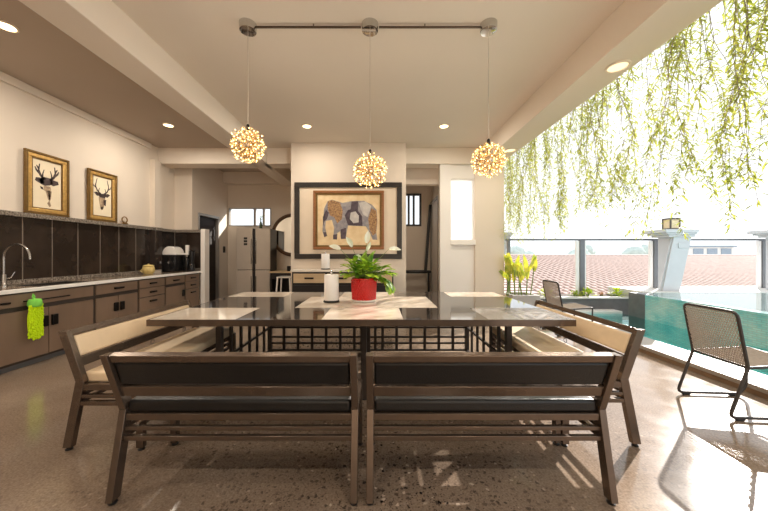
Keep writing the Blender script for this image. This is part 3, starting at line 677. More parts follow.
# ------------------------------------------------------------------ alcove
t = thing('refrigerator', 'tall silver four door refrigerator in the alcove under the barred window', 'refrigerator', (-3.24, 8.0, 0))
fx0, fx1, fy = -3.65, -2.79, 7.7; xm = -3.20
box(fx0+0.005, fx1-0.005, fy+0.05, 8.24, 0.02, 1.93).build('body', M['fridge_gap'], t, 0.005)
for nm, xa, xb, za, zb in (('door', fx0, xm-0.045, 0.87, 1.945), ('door', xm+0.035, fx1, 0.87, 1.935), ('door', fx0, xm-0.045, 0.04, 0.855), ('door', xm+0.035, fx1, 0.04, 0.855)):
    dd = box(xa, xb, fy, fy+0.05, za, zb).build(nm, M['fridge'], t, 0.008)
    hx = xb-0.02 if xa < xm-0.1 else xa+0.02
    box(hx-0.01, hx+0.01, fy-0.02, fy, za+0.15, min(zb-0.15, za+0.8)).build('handle', M['steel'], dd, 0.004)
d = MB()
for k in range(3): d.box(-3.46, -3.37, fy-0.004, fy, 1.50+k*0.075, 1.555+k*0.075)
d.build('display', M['fridge_gap'], t)
t = thing('bottle', 'small dark bottle with a sprig on top of the refrigerator', 'bottle', (-3.1, 7.9, 1.936))
MB().lathe([(0.035, 0), (0.038, 0.02), (0.038, 0.14), (0.014, 0.2), (0.014, 0.26)], (-3.1, 7.9, 1.936), 16).build('glass_body', M['purple_bottle'], t)
lf = MB()
for k in range(9): lf.leaf((-3.1, 7.9, 2.17+0.012*k), (math.cos(k*2.4), math.sin(k*2.4), 0.7), 0.13, 0.035, 0.7)
lf.build('leaves', M['leaf_pot'], t)
# round mirror
mc = V((-2.37, WY-0.02, 1.80)); rm = 0.62
t = thing('round_mirror', 'round mirror in a brown woven frame behind the picture wall edge', 'mirror', tuple(mc))
MB().tube([(mc.x+(rm-0.07)*math.cos(a*PI/32), mc.y-0.015, mc.z+(rm-0.07)*math.sin(a*PI/32)) for a in range(64)], 0.05, 12, closed=True).build('frame', M['rope'], t)
k = 48; MB().prism([(0.53*math.cos(2*PI*i/k), 0.53*math.sin(2*PI*i/k)) for i in range(k)], (mc.x, mc.y+0.01, mc.z), (1, 0, 0), (0, 0, 1), 0.03).build('mirror_glass', M['mirror'], t)
# black desk, stool, cup
t = thing('console_desk', 'black console desk below the round mirror', 'desk', (-2.4, 7.9, 0))
box(-2.77, -1.76, 7.6, 8.33, 0.79, 0.83).build('desk_top', M['light_wood'], t, 0.003)
b = MB(); b.box(-2.75, -2.71, 7.62, 8.31, 0, 0.79); b.box(-1.81, -1.77, 7.62, 8.31, 0, 0.79); b.box(-2.71, -1.81, 8.25, 8.31, 0.05, 0.79); b.build('side_panels', M['side_black'], t)
b = MB(); b.box(-2.71, -1.81, 7.62, 7.66, 0.64, 0.785); b.build('drawer', M['side_black'], t)
t = thing('stool', 'white metal stool in front of the black console desk', 'stool', (-2.27, 7.3, 0))
sx, sy = -2.26, 7.3
box(sx-0.17, sx+0.17, sy-0.17, sy+0.17, 0.70, 0.73).build('seat', M['white_ceramic'], t, 0.01)
for ax in (-1, 1):
    for ay in (-1, 1): MB().bar((sx+ax*0.19, sy+ay*0.19, 0), (sx+ax*0.145, sy+ay*0.145, 0.70), 0.032, 0.032).build('leg', M['white_ceramic'], t)
b = MB()
for s2 in (-1, 1): b.bar((sx-0.175, sy+s2*0.175, 0.25), (sx+0.175, sy+s2*0.175, 0.25), 0.02, 0.02, (0, 1, 0)); b.bar((sx+s2*0.175, sy-0.175, 0.25), (sx+s2*0.175, sy+0.175, 0.25), 0.02, 0.02, (1, 0, 0))
b.build('footrest', M['white_ceramic'], t)
t = thing('dark_cup', 'dark mug standing on the console desk under the mirror', 'mug', (-2.3, 7.75, 0.83))
MB().lathe([(0.055, 0), (0.06, 0.01), (0.06, 0.13), (0.052, 0.13), (0.05, 0.02)], (-2.3, 7.75, 0.8305), 20).build('body', M['black_app'], t)
MB().tube([(-2.24, 7.75, 0.93), (-2.20, 7.75, 0.92), (-2.20, 7.75, 0.87), (-2.24, 7.75, 0.86)], 0.008, 6).build('handle', M['black_app'], t)
t = thing('light_switch', 'dark light switch plate on the alcove side wall', 'switch', (-4.19, 8.15, 1.35))
box(-4.2, -4.188, 8.09, 8.2, 1.31, 1.48).build('plate', M['handle'], t, 0.002)
box(-4.188, -4.182, 8.115, 8.175, 1.36, 1.43).build('rocker', M['black_app'], t, 0.001)

# passage: exercise machine
t = thing('exercise_machine', 'grey exercise machine with oval rail and slanted upright at the end of the passage', 'exercise machine', (1.0, 7.7, 0))
box(0.6, 1.40, 7.3, 8.2, 0.12, 0.2).build('deck', M['gym'], t, 0.02)
box(0.6, 1.42, 7.05, 7.28, 0.0, 0.26).build('front_housing', M['side_black'], t, 0.03)
box(0.65, 1.35, 7.4, 8.15, 0.0, 0.12).build('base', M['side_black'], t)
ov = [(1.0+0.4*math.cos(2*PI*i/40), 8.0+0.14*math.sin(2*PI*i/40), 0.80) for i in range(40)]
MB().tube(ov, 0.035, 8, closed=True).build('oval_rail', M['side_black'], t)
for sx_ in (0.66, 1.36): MB().tube([(sx_, 8.02, 0.18), (sx_, 8.02, 0.79)], 0.03, 8).build('rail_support', M['side_black'], t)
MB().bar((1.28, 8.06, 0.80), (1.42, 8.1, 2.60), 0.07, 0.07).build('upright', M['side_black'], t)

# ------------------------------------------------------------------ elephant picture
t = thing('elephant_picture', 'large black framed picture of a patchwork elephant in an inner wooden frame', 'picture', (-0.59, EY, 1.19))
def frame(x0, x1, z0, z1, fw, ya, yb):
    m = MB(); m.box(x0, x1, ya, yb, z0, z0+fw); m.box(x0, x1, ya, yb, z1-fw, z1); m.box(x0, x0+fw, ya, yb, z0+fw, z1-fw); m.box(x1-fw, x1, ya, yb, z0+fw, z1-fw); return m
k = EY/F
X = lambda px: (px-378)*k
Z = lambda py: 1.3-(py-253)*k
frame(X(295), X(401.8), Z(258.8), Z(182.8), 0.098, EY-0.05, EY).build('outer_frame', M['black_frame'], t, 0.006)
box(X(299.5), X(397.5), EY-0.02, EY-0.004, Z(254.5), Z(187.5)).build('mat_board', M['mat_board'], t)
frame(X(313.6), X(384), Z(249.5), Z(191), 0.05, EY-0.058, EY-0.02).build('inner_frame', M['wood_frame'], t, 0.008)
frame(X(316.1), X(381.5), Z(247), Z(193.5), 0.035, EY-0.045, EY-0.02).build('frame_lip', M['gold_dark'], t, 0.003)
ca = box(X(317), X(380.8), EY-0.032, EY-0.02, Z(246.3), Z(194.3)).build('canvas', M['canvas'], t)
def patch(pts, m, dz=0.0, nm='elephant_patch'):
    # points in zoomed crop pixels (5.675x, origin 290,175)
    pl = [(X(290+a/5.675), Z(175+bb/5.675)) for a, bb in pts]
    area = sum(pl[i][0]*pl[(i+1) % len(pl)][1]-pl[(i+1) % len(pl)][0]*pl[i][1] for i in range(len(pl)))
    if area < 0: pl = pl[::-1]
    MB().prism(pl, (0, EY-0.032, 0), (1, 0, 0), (0, 0, 1), 0.0012+dz).build(nm, m, ca)
patch([(215, 150), (240, 142), (300, 160), (350, 150), (420, 148), (465, 170), (492, 200), (496, 260), (490, 330), (496, 368), (470, 368), (455, 330), (430, 292), (380, 290), (330, 288), (322, 330), (318, 362), (290, 364), (286, 320), (270, 330), (268, 366), (246, 364), (252, 300), (240, 260), (216, 262), (205, 300), (212, 345), (196, 352), (186, 320), (190, 250), (196, 190)], M['el_grey'])
patch([(215, 152), (240, 143), (285, 158), (300, 200), (296, 250), (270, 276), (252, 240), (228, 230), (215, 190)], M['el_ochre'], 0.0008)
patch([(350, 152), (388, 150), (386, 205), (410, 235), (412, 290), (330, 286), (312, 230), (330, 200), (345, 196)], M['el_dark'], 0.0008)
patch([(345, 215), (372, 208), (392, 232), (390, 270), (360, 274), (340, 250)], M['el_pale'], 0.0014)
patch([(462, 190), (490, 205), (494, 260), (488, 330), (470, 345), (452, 310), (444, 250)], M['el_ochre'], 0.0008)
patch([(188, 240), (206, 200), (222, 215), (212, 250), (198, 264), (190, 290)], M['el_dark'], 0.001)
patch([(190, 325), (208, 325), (214, 346), (196, 354)], M['el_dark'], 0.001)
patch([(288, 310), (320, 300), (318, 362), (290, 364)], M['el_dark'], 0.001)
patch([(246, 340), (270, 336), (268, 367), (246, 365)], M['el_dark'], 0.001)
patch([(392, 160), (430, 152), (462, 178), (440, 240), (415, 225), (400, 190)], M['el_pale'], 0.0006)
patch([(205, 262), (240, 256), (248, 300), (240, 350), (212, 345), (202, 300)], M['canvas'], 0.0012)
# sideboard under it
SBY = 5.57
t = thing('sideboard', 'black sideboard with pale oak drawers and white top under the elephant picture', 'sideboard', (-0.65, 5.75, 0))
sx0, sx1 = -1.61, 0.29
box(sx0-0.02, sx1+0.02, SBY-0.02, EY-0.018, 0.945, 0.985).build('top', M['white_top'], t, 0.004)
b = MB(); b.box(sx0, sx1, SBY+0.02, EY-0.02, 0.08, 0.944); b.build('body', M['side_black'], t, 0.004)
for i in range(3):
    xa = sx0+0.03+i*(sx1-sx0-0.03)/3; xb = sx0+(i+1)*(sx1-sx0-0.03)/3
    d = box(xa, xb, SBY, SBY+0.02, 0.74, 0.915).build('drawer', M['light_wood'], t, 0.004)
    box((xa+xb)/2-0.085, (xa+xb)/2+0.085, SBY-0.025, SBY, 0.815, 0.845).build('handle', M['handle'], d, 0.004)
    box(xa, xb, SBY+0.002, SBY+0.02, 0.12, 0.70).build('door', M['side_black'], t, 0.004)
for xx_ in (sx0+0.05, sx1-0.05):
    for yy_ in (SBY+0.06, EY-0.08): box(xx_-0.025, xx_+0.025, yy_-0.025, yy_+0.025, 0, 0.08).build('leg', M['side_black'], t)
def towel(x, y, z, label):
    t = thing('paper_towel_holder', label, 'paper towel', (x, y, z), 'white kitchen paper rolls on dark stands')
    MB().lathe([(0.086, 0), (0.088, 0.006), (0.086, 0.016), (0.02, 0.018)], (x, y, z), 32).build('base', M['foot'], t)
    MB().lathe([(0.076, 0.0), (0.079, 0.004), (0.079, 0.276), (0.076, 0.28), (0.022, 0.28), (0.020, 0.274)], (x, y, z+0.02), 36).build('paper_roll', M['paper_white'], t)
    MB().lathe([(0.009, 0), (0.009, 0.02), (0.016, 0.028), (0.014, 0.042), (0.004, 0.048)], (x, y, z+0.296), 16).build('spindle', M['chrome'], t)
    return t
TZ = 0.76
towel((331.5-378)*3.29/F, 3.29, TZ+0.0025, 'white kitchen paper roll on the dining table beside the red pot')
towel((325.5-378)*5.75/F, 5.75, 0.985, 'white kitchen paper roll standing on the sideboard under the elephant picture')

# ------------------------------------------------------------------ dining table
TX0, TX1, TY0, TY1 = -1.87, 1.60, 2.41, 4.14
t = thing('dining_table', 'large dark dining table with cream marble inlays and slatted metal base', 'table', (-0.135, 3.27, 0))
gx0, gx1, gy0, gy1 = 0.90, 1.585, 2.425, 2.935      # corner panel made glass so sun reaches the floor below
tt = MB(); tt.box(TX0+0.012, gx0, TY0+0.012, TY1-0.012, TZ-0.04, TZ); tt.box(gx0, TX1-0.012, gy1, TY1-0.012, TZ-0.04, TZ)
tt.box(gx0, TX1-0.012, TY0+0.012, gy0, TZ-0.04, TZ); tt.box(gx1, TX1-0.012, gy0, gy1, TZ-0.04, TZ)
tt.build('tabletop', M['table_glass'], t)
box(gx0, gx1, gy0, gy1, TZ-0.008, TZ+0.0015).build('glass_panel', M['table_pane'], t)
ub = MB(); ub.box(gx0, 1.19, gy0, gy1, TZ-0.04, TZ-0.012)
ub.box(1.245, 1.30, gy0, gy1, TZ-0.04, TZ-0.02); ub.box(1.345, 1.405, gy0, gy1, TZ-0.04, TZ-0.02); ub.box(1.19, gx1, 2.80, 2.835, TZ-0.04, TZ-0.02); ub.box(1.19, gx1, 2.50, 2.535, TZ-0.04, TZ-0.02)
ub.prism([(1.405, 2.52), (1.43, 2.52), (1.585, 2.68), (1.585, 2.82), (1.405, 2.65)][0:0] or [(1.35, 2.60), (1.39, 2.56), (1.585, 2.755), (1.585, 2.82)], (0, 0, TZ-0.04), (1, 0, 0), (0, 1, 0), 0.02)
ub.build('under_bars', M['frame_dark'], t)  # hidden bars added to cut the floor's sun patch into strips
frame_ = MB(); frame_.box(TX0, TX1, TY0, TY0+0.012, TZ-0.052, TZ+0.0005); frame_.box(TX0, TX1, TY1-0.012, TY1, TZ-0.052, TZ+0.0005)
frame_.box(TX0, TX0+0.012, TY0+0.012, TY1-0.012, TZ-0.052, TZ+0.0005); frame_.box(TX1-0.012, TX1, TY0+0.012, TY1-0.012, TZ-0.052, TZ+0.0005)
frame_.build('edge_frame', M['frame'], t)
for xa, xb, ya, yb in ((-1.855, -1.16, 2.425, 2.935), (-1.855, -1.16, 3.69, 4.125), (0.90, 1.585, 3.69, 4.125),
                       (-0.46, 0.205, 2.425, 2.935), (-0.46, 0.205, 3.69, 4.125), (-0.82, 0.59, 2.945, 3.68)):
    box(xa, xb, ya, yb, TZ-0.01, TZ+0.0015).build('marble_inlay', M['marble'], t)
BX0, BX1, BY0, BY1 = -1.41, 1.16, 2.66, 3.90
for xx_ in (BX0, (BX0+BX1)/2, BX1):
    for yy_ in (BY0, BY1): box(xx_-0.024, xx_+0.024, yy_-0.024, yy_+0.024, 0.012, TZ-0.041).build('leg', M['frame_dark'], t, 0.002)
def slat(p, q, w, h, side): MB().bar(p, q, w, h, side).build('slat', M['frame_dark'], t)
for k_ in range(1, 14):
    x = BX0+(BX1-BX0)*k_/14
    if k_ != 7: slat((x, BY1, 0.03), (x, BY1, TZ-0.042), 0.034, 0.02, (1, 0, 0))
slat((BX0+(BX1-BX0)*0.465, BY1, 0.03), (BX0+(BX1-BX0)*0.465, BY1, TZ-0.042), 0.034, 0.02, (1, 0, 0))
slat((BX0+(BX1-BX0)*0.535, BY1, 0.03), (BX0+(BX1-BX0)*0.535, BY1, TZ-0.042), 0.034, 0.02, (1, 0, 0))
for xx_ in (BX0, BX1):
    for k_ in range(1, 6):
        y = BY0+(BY1-BY0)*k_/6; slat((xx_, y, 0.03), (xx_, y, TZ-0.042), 0.034, 0.02, (0, 1, 0))
for z in (0.035, 0.125, 0.205, 0.33):
    MB().bar((BX0, BY1, z), (BX1, BY1, z), 0.022, 0.022, (0, 1, 0)).build('rail', M['frame_dark'], t)
for xx_ in (BX0, BX1):
    for z in (0.035, 0.33): MB().bar((xx_, BY0, z), (xx_, BY1, z), 0.022, 0.022, (1, 0, 0)).build('rail', M['frame_dark'], t)
m = MB()
for yy_ in (BY0, BY1): m.bar((BX0, yy_, TZ-0.06), (BX1, yy_, TZ-0.06), 0.034, 0.034, (0, 1, 0))
for xx_ in (BX0, BX1): m.bar((xx_, BY0, TZ-0.06), (xx_, BY1, TZ-0.06), 0.034, 0.034, (1, 0, 0))
m.build('top_frame', M['frame_dark'], t)
for xx_ in (BX0, (BX0+BX1)/2, BX1):
    for yy_ in (BY0, BY1): MB().lathe([(0.026, 0), (0.026, 0.012)], (xx_, yy_, 0), 12).build('foot', M['foot'], t)

# ------------------------------------------------------------------ benches (local: x along length, +y toward the table, back foot line at y = 0)
BL = 1.29
def bench(name, label, pad, loc, rz, group='bronze framed benches round the dining table'):
    t = thing(name, label, 'bench', (0, 0, 0), group)
    h = BL/2; pw, pd = 0.036, 0.056
    knee = (0.085, 0.455); top = (-0.03, 0.785)
    for s_ in (-1, 1):
        x = s_*(h-pw/2)
        m_ = MB()
        m_.hexa([(x-pw/2, -pd/2, .018), (x+pw/2, -pd/2, .018), (x+pw/2, pd/2, .018), (x-pw/2, pd/2, .018),
                 (x-pw/2, knee[0]-pd/2, knee[1]), (x+pw/2, knee[0]-pd/2, knee[1]), (x+pw/2, knee[0]+pd/2, knee[1]), (x-pw/2, knee[0]+pd/2, knee[1])])
        m_.hexa([(x-pw/2, knee[0]-pd/2, knee[1]), (x+pw/2, knee[0]-pd/2, knee[1]), (x+pw/2, knee[0]+pd/2, knee[1]), (x-pw/2, knee[0]+pd/2, knee[1]),
                 (x-pw/2, top[0]-pd/2, top[1]), (x+pw/2, top[0]-pd/2, top[1]), (x+pw/2, top[0]+pd/2, top[1]), (x-pw/2, top[0]+pd/2, top[1])])
        l_ = m_.build('back_post', M['frame'], t, 0.002)
        MB().lathe([(0.019, 0), (0.021, 0.006), (0.012, 0.010), (0.012, 0.02)], (x, 0, 0), 14).build('foot', M['foot'], l_)
        m_ = box(x-pw/2, x+pw/2, 0.455, 0.455+0.045, 0.018, 0.435)
        l_ = m_.build('front_leg', M['frame'], t, 0.002)
        MB().lathe([(0.019, 0), (0.021, 0.006), (0.012, 0.010), (0.012, 0.02)], (x, 0.478, 0), 14).build('foot', M['foot'], l_)
        m_ = MB()
        def bk(z): return knee[0]*z/knee[1]
        m_.box(x-pw*0.4, x+pw*0.4, 0.10, 0.456, 0.396, 0.436)
        for z0, z1 in ((0.345, 0.366), (0.295, 0.322)): m_.box(x-pw*0.4, x+pw*0.4, bk(z0)+0.02, 0.456, z0, z1)
        m_.build('side_rail', M['frame'], t, 0.002)
    xi = h-pw
    def bp(z):   # y of the backrest line at height z
        return knee[0]+(top[0]-knee[0])*(z-knee[1])/(top[1]-knee[1])
    MB().bar((-xi, bp(.766), .766), (xi, bp(.766), .766), 0.036, 0.040, (0, 1, 0.33)).build('top_rail', M['frame'], t, 0.003)
    MB().bar((-xi, bp(.569), .569), (xi, bp(.569), .569), 0.030, 0.062, (0, 1, 0.33)).build('lower_back_rail', M['frame'], t, 0.003)
    nrm = V((0, 0.945, 0.329)); mid = V((0, bp(.672), .672))+nrm*0.008
    MB().bar(mid-V((xi-0.004, 0, 0)), mid+V((xi-0.004, 0, 0)), 0.040, 0.142, nrm).build('back_pad', pad, t, 0.014, 3)
    sp = MB(); sp.box(-xi+0.003, xi-0.003, 0.066, 0.50, 0.433, 0.503)
    sp.build('seat_pad', pad, t, 0.018, 4)
    m_ = MB(); m_.box(-xi, xi, 0.058, 0.098, 0.396, 0.432); m_.box(-xi, xi, 0.455, 0.495, 0.396, 0.432)
    m_.box(-xi, xi, 0.25, 0.28, 0.405, 0.432)
    m_.build('seat_rail', M['frame'], t, 0.002)
    for z0, z1 in ((0.345, 0.366), (0.295, 0.320)):
        yb = knee[0]*z0/knee[1]
        box(-xi, xi, yb-0.012, yb+0.012, z0, z1).build('stretcher', M['frame'], t, 0.002)
        box(-xi, xi, 0.466, 0.49, z0, z1).build('stretcher', M['frame'], t, 0.002)
    for k_ in range(3 if pad is M['cream_leather'] else 0):
        xx = -xi*0.7+k_*xi*0.7
        pts = [(xx+0.02*math.cos(a*PI/6), bp(.535)+0.022, 0.527+0.02*math.sin(a*PI/6)) for a in range(12)]
        MB().tube(pts, 0.0025, 6, closed=True).build('pad_tie', M['handle'], t)
    t.location = loc; t.rotation_euler = (0, 0, rz)
    return t
bench('bench', 'front left bench with black leather pads, its back towards the camera', M['black_leather'], (-0.752, 1.553, 0), 0)
bench('bench', 'front right bench with black leather pads, its back towards the camera', M['black_leather'], (0.585, 1.553, 0), 0)
bench('bench', 'cream padded bench on the kitchen side of the dining table', M['cream_leather'], (-2.045, 1.96+BL/2, 0), -PI/2)
bench('bench', 'cream padded bench on the poolside of the dining table', M['cream_leather'], (1.737, 2.0+BL/2, 0), PI/2)

# ------------------------------------------------------------------ potted plant
px, py = (364-378)*3.36/F, 3.36
t = thing('potted_plant', 'leafy green plant with white blooms in a red scaled pot on the dining table', 'plant', (px, py, TZ+0.0015))
z0 = TZ+0.002
MB().lathe([(0.118, 0), (0.132, 0.004), (0.138, 0.022), (0.130, 0.022), (0.124, 0.01)], (px, py, z0), 40).build('saucer', M['white_ceramic'], t)
pt = MB(); pt.lathe([(0.112, 0.0), (0.122, 0.004), (0.126, 0.02), (0.136, 0.238), (0.138, 0.246), (0.128, 0.248), (0.124, 0.22)], (px, py, z0+0.012), 48)
for rrow in range(9):
    z = z0+0.03+rrow*0.025; rad = 0.126+0.012*(rrow*0.025+0.02)/0.24
    for c_ in range(28):
        a = 2*PI*(c_+0.5*(rrow % 2))/28
        pt.sphere((px+rad*math.cos(a), py+rad*math.sin(a), z), 0.0145, 6, 4, (0.75, 0.75, 1.0))
pt.build('pot', M['pot'], t)
MB().lathe([(0.12, 0), (0.11, 0.008), (0.03, 0.014)], (px, py, z0+0.225), 24).build('soil', M['soil'], t)
rr = random.Random(11)
lv = MB(); st = MB(); fl = MB()
topz = z0+0.24
for i in range(190):
    a = rr.uniform(0, 2*PI); el = rr.uniform(0.25, 1.4); ln = rr.uniform(0.07, 0.235)
    ex = 1.3 if math.cos(a) > 0 else 1.05
    d = V((math.cos(a)*math.cos(el)*ex, math.sin(a)*math.cos(el), math.sin(el)*1.02))
    p0 = V((px+rr.uniform(-.06, .06), py+rr.uniform(-.06, .06), topz))
    p1 = p0+d*ln
    st.tube([p0, (p0+p1)/2+V((0, 0, 0.015)), p1], [0.003, 0.0025, 0.0018], 5)
    lv.leaf(p1, (d+V((rr.uniform(-.4, .4), rr.uniform(-.4, .4), -0.15))).normalized(), rr.uniform(0.08, 0.125), rr.uniform(0.055, 0.08), rr.uniform(0.3, 1.1), seg=5)
for k_ in range(16):   # drooping fronds to the right
    a = rr.uniform(-0.7, 0.5); p = V((px+0.08*math.cos(a), py+0.08*math.sin(a), topz)); d = V((math.cos(a), math.sin(a), 0.8)); pts = [p.copy()]
    for j in range(9):
        d = (d-V((0, 0, 0.22))).normalized(); p = p+d*rr.uniform(0.026, 0.036); pts.append(p.copy())
        lv.leaf(p, d+V((rr.uniform(-.6, .6), rr.uniform(-.6, .6), rr.uniform(-.4, .2))), 0.08, 0.036, 0.9)
    st.tube(pts, 0.0022, 5)
for tx, tz, ww, up in ((340.5, 249.5, 0.05, (-.7, 0, .45)), (366.5, 243, 0.055, (.1, -.1, 1)), (360, 259, 0.05, (-.3, -.7, .5)), (367, 251, .035, (.2, -.4, .7)), (389, 249, .04, (.9, 0, .2)), (352, 247, .05, (-.35, -.3, .9))):
    q = P(tx, tz, py-0.05*rr.random()); st.tube([V((px, py, topz)), (V((px, py, topz))+q)/2+V((0, 0, 0.03)), q], [0.0035, 0.003, 0.0022], 6)
    MB().leaf(q, up, 0.14, ww*1.2, 0.5, up=(0.3, -1, 0.3), seg=6, fold=0.4).build('white_flower', M['leaf_white'], t)
lv.build('leaves', M['leaf_pot'], t); st.build('stems', M['stem'], t)

# ------------------------------------------------------------------ pendants
PY = 2.87
t = thing('ceiling_rod', 'thin bronze rod linking the three pendant canopies on the ceiling', 'rod', (-0.1, PY, CE-0.04))
MB().tube([(-1.185, PY, CE-0.03), (-0.163, PY, CE-0.03)], 0.011, 10).build('rod', M['dark_steel'], t)
MB().tube([(0.008, PY, CE-0.03), (0.99, PY, CE-0.03)], 0.011, 10).build('rod', M['dark_steel'], t)
for xx_ in (-0.62, 0.45): MB().tube([(xx_, PY, CE-0.03), (xx_, PY, CE)], 0.007, 8).build('bracket', M['steel'], t)
def crystal_mesh():
    m_ = MB()
    for k_ in range(5):
        a = 2*PI*k_/5; m_.leaf((0, 0, 0), (math.cos(a), math.sin(a), 0.6), 0.030, 0.013, 0.15, seg=2)
    m_.m = 1; m_.sphere((0, 0, 0.006), 0.0065, 6, 5)
    return m_
cm = None
def pendant(x, zc, label, seed):
    global cm
    r = 0.163
    t = thing('pendant_lamp', label, 'pendant lamp', (x, PY, zc), 'crystal ball pendants over the dining table')
    MB().lathe([(0.055, -0.072), (0.076, -0.068), (0.081, -0.015), (0.081, 0)], (x, PY, CE), 28).build('canopy', M['chrome'], t)
    MB().tube([(x, PY, CE-0.072), (x, PY, zc+r+0.03)], 0.0035, 6).build('cord', M['cord'], t)
    MB().lathe([(0.012, 0), (0.014, 0.01), (0.014, 0.05), (0.008, 0.06)], (x, PY, zc+r-0.02), 14).build('socket', M['foot'], t)
    MB().sphere((x, PY, zc), 0.05, 16, 10).build('core', M['chrome'], t)
    sp = MB(); N = 100; rr = random.Random(seed); pos = []
    for i in range(N):
        y = 1-2*(i+0.5)/N; q = math.sqrt(1-y*y); a = i*2.39996+seed
        d = V((q*math.cos(a), q*math.sin(a), y)); k_ = r*rr.uniform(0.80, 0.99)
        pos.append((d, k_)); sp.tube([V((x, PY, zc))+d*0.04, V((x, PY, zc))+d*k_], 0.0018, 4)
    for ring in range(5):
        ax = V((rr.uniform(-1, 1), rr.uniform(-1, 1), rr.uniform(-1, 1))).normalized(); u = ax.orthogonal().normalized(); w_ = ax.cross(u)
        sp.tube([V((x, PY, zc))+(u*math.cos(2*PI*k_/28)+w_*math.sin(2*PI*k_/28))*r*0.86 for k_ in range(28)], 0.0018, 4, closed=True)
    sp.build('wire_cage', M['wire_gold'], t)
    l_ = bpy.data.lights.new('pendant_bulb', 'POINT'); l_.shadow_soft_size = 0.1; l_.energy = 14; l_.color = (1.0, 0.90, 0.77)
    o = bpy.data.objects.new('pendant_bulb', l_); COL.objects.link(o); o.location = (x, PY, zc)
    for d, k_ in pos:
        if cm is None:
            o = crystal_mesh().build('crystal_flower', [M['crystal'], M['led']]); cm = o.data; ORG.pop(o.name, None)
        else:
            o = bpy.data.objects.new('crystal_flower', cm); COL.objects.link(o)
        o.parent = t; o.location = d*k_
        o.rotation_euler = d.to_track_quat('Z', 'Y').to_euler()
pendant((248-378)*PY/F, 1.3+107.5*PY/F, 'crystal ball pendant hanging on the kitchen side, leftmost of three', 1)
pendant((370-378)*PY/F, 1.3+82.5*PY/F, 'crystal ball pendant hanging lowest, above the red pot, middle of three', 2)
pendant((488.5-378)*PY/F, 1.3+93*PY/F, 'crystal ball pendant nearest the pool, rightmost of three', 3)

# ------------------------------------------------------------------ downlights
def downlight(x, y, z, label, power, r=0.085, glow='lamp_glow'):
    t = thing('downlight', label, 'ceiling light', (x, y, z), 'round ceiling downlights')
    MB().lathe([(r*0.80, -0.002), (r*0.82, -0.014), (r, -0.010), (r*1.02, 0)], (x, y, z), 32, close=False).build('trim_ring', M['lamp_rim'], t)
    MB().lathe([(0.002, -0.006), (r*0.80, -0.006), (r*0.80, -0.003), (0.002, -0.003)], (x, y, z), 32).build('diffuser', M[glow], t)
    if power:
        l_ = bpy.data.lights.new('downlight_bulb', 'AREA'); l_.shape = 'DISK'; l_.size = r*1.6; l_.energy = power; l_.color = (1.0, 0.91, 0.79)
        o = bpy.data.objects.new('downlight_bulb', l_); COL.objects.link(o); o.location = (x, y, z-0.02)
DL = 19
downlight(-3.6, 2.89, CE, 'lit round downlight in the kitchen ceiling at the left photo edge', DL)
downlight(-3.6, 5.13, CE, 'lit round downlight in the kitchen ceiling above the farther stag picture', DL)
downlight(-1.23, 5.17, CE, 'lit round downlight in the main ceiling left above the elephant picture', DL*0.6)
downlight(1.14, 5.17, CE, 'lit round downlight in the main ceiling right above the passage', DL*0.6)
downlight(2.40, 2.99, BZ, 'round downlight under the poolside beam, nearer the camera', DL*0.3, 0.105, 'lamp_dim')
downlight(2.40, 5.42, BZ, 'round downlight under the poolside beam, beside the far column', DL*0.3, 0.105, 'lamp_dim')

downlight(-1.23, -0.6, CE, 'lit round downlight in the main ceiling behind the dining table view, kitchen side', DL)  # unseen lamp added to brighten the room
downlight(1.14, -0.6, CE, 'lit round downlight in the main ceiling behind the dining table view, pool side', DL)  # second added fill lamp, behind the camera
downlight(-3.6, 0.65, CE, 'lit round downlight in the kitchen ceiling nearest the room entrance', DL)  # extra lamp outside the view, added to lift the kitchen side
# ------------------------------------------------------------------ pool terrace
struct('pool_coping', box(3.45, 3.85, -2.0, 6.35, 0.045, 0.09), M['coping'], 'pale stone coping along the lower pool', 0.006)
struct('trim_12', box(3.46, 3.84, -2.0, 6.35, -1.3, 0.045), M['riser'], 'brown stone riser under the pool coping')
b = MB(); b.box(3.84, 5.2, -2.0, 6.4, -1.3, -0.30)
struct('pool_basin', b, M['mosaic'], 'turquoise tiled basin of the lower pool')
struct('wall_pool', box(5.2, 5.4, -2.0, 5.82, -1.3, 0.485), M['mosaic_wall'], 'blue green mosaic wall of the raised pool', 0.006)
struct('wall_pool_end', box(5.2, 5.4, 5.82, 6.2, -1.3, 0.487), M['dark_stone'], 'dark stone end of the raised pool wall', 0.006)
struct('wall_pool_step', box(3.45, 5.2, 6.35, 6.6, -1.3, 0.06), M['light_stone'], 'pale step in front of the planter wall', 0.006)
tag(box(3.85, 5.2, -2.0, 6.35, 0.0, 0.012).build('pool_water', M['water']), 'turquoise water of the narrow lower pool', 'water', kind='stuff')
w = MB(); w.box(5.4, 15, -2.0, 6.2, -0.2, 0.0)
struct('pool_floor', w, M['pale_tile'], 'tiled bottom of the raised pool')
w = MB(); w.box(5.61, 15.2, 6.21, 7.3, -0.15, 0.487); w.box(15, 15.2, -2, 6.2, -0.15, 0.487)
struct('trim_13', w, M['light_stone'], 'pale rim behind the raised pool')
tag(box(5.401, 14.99, -2.0, 6.205, 0.46, 0.475).build('pool_water', M['water_up']), 'still bright water of the raised upper pool', 'water', kind='stuff')
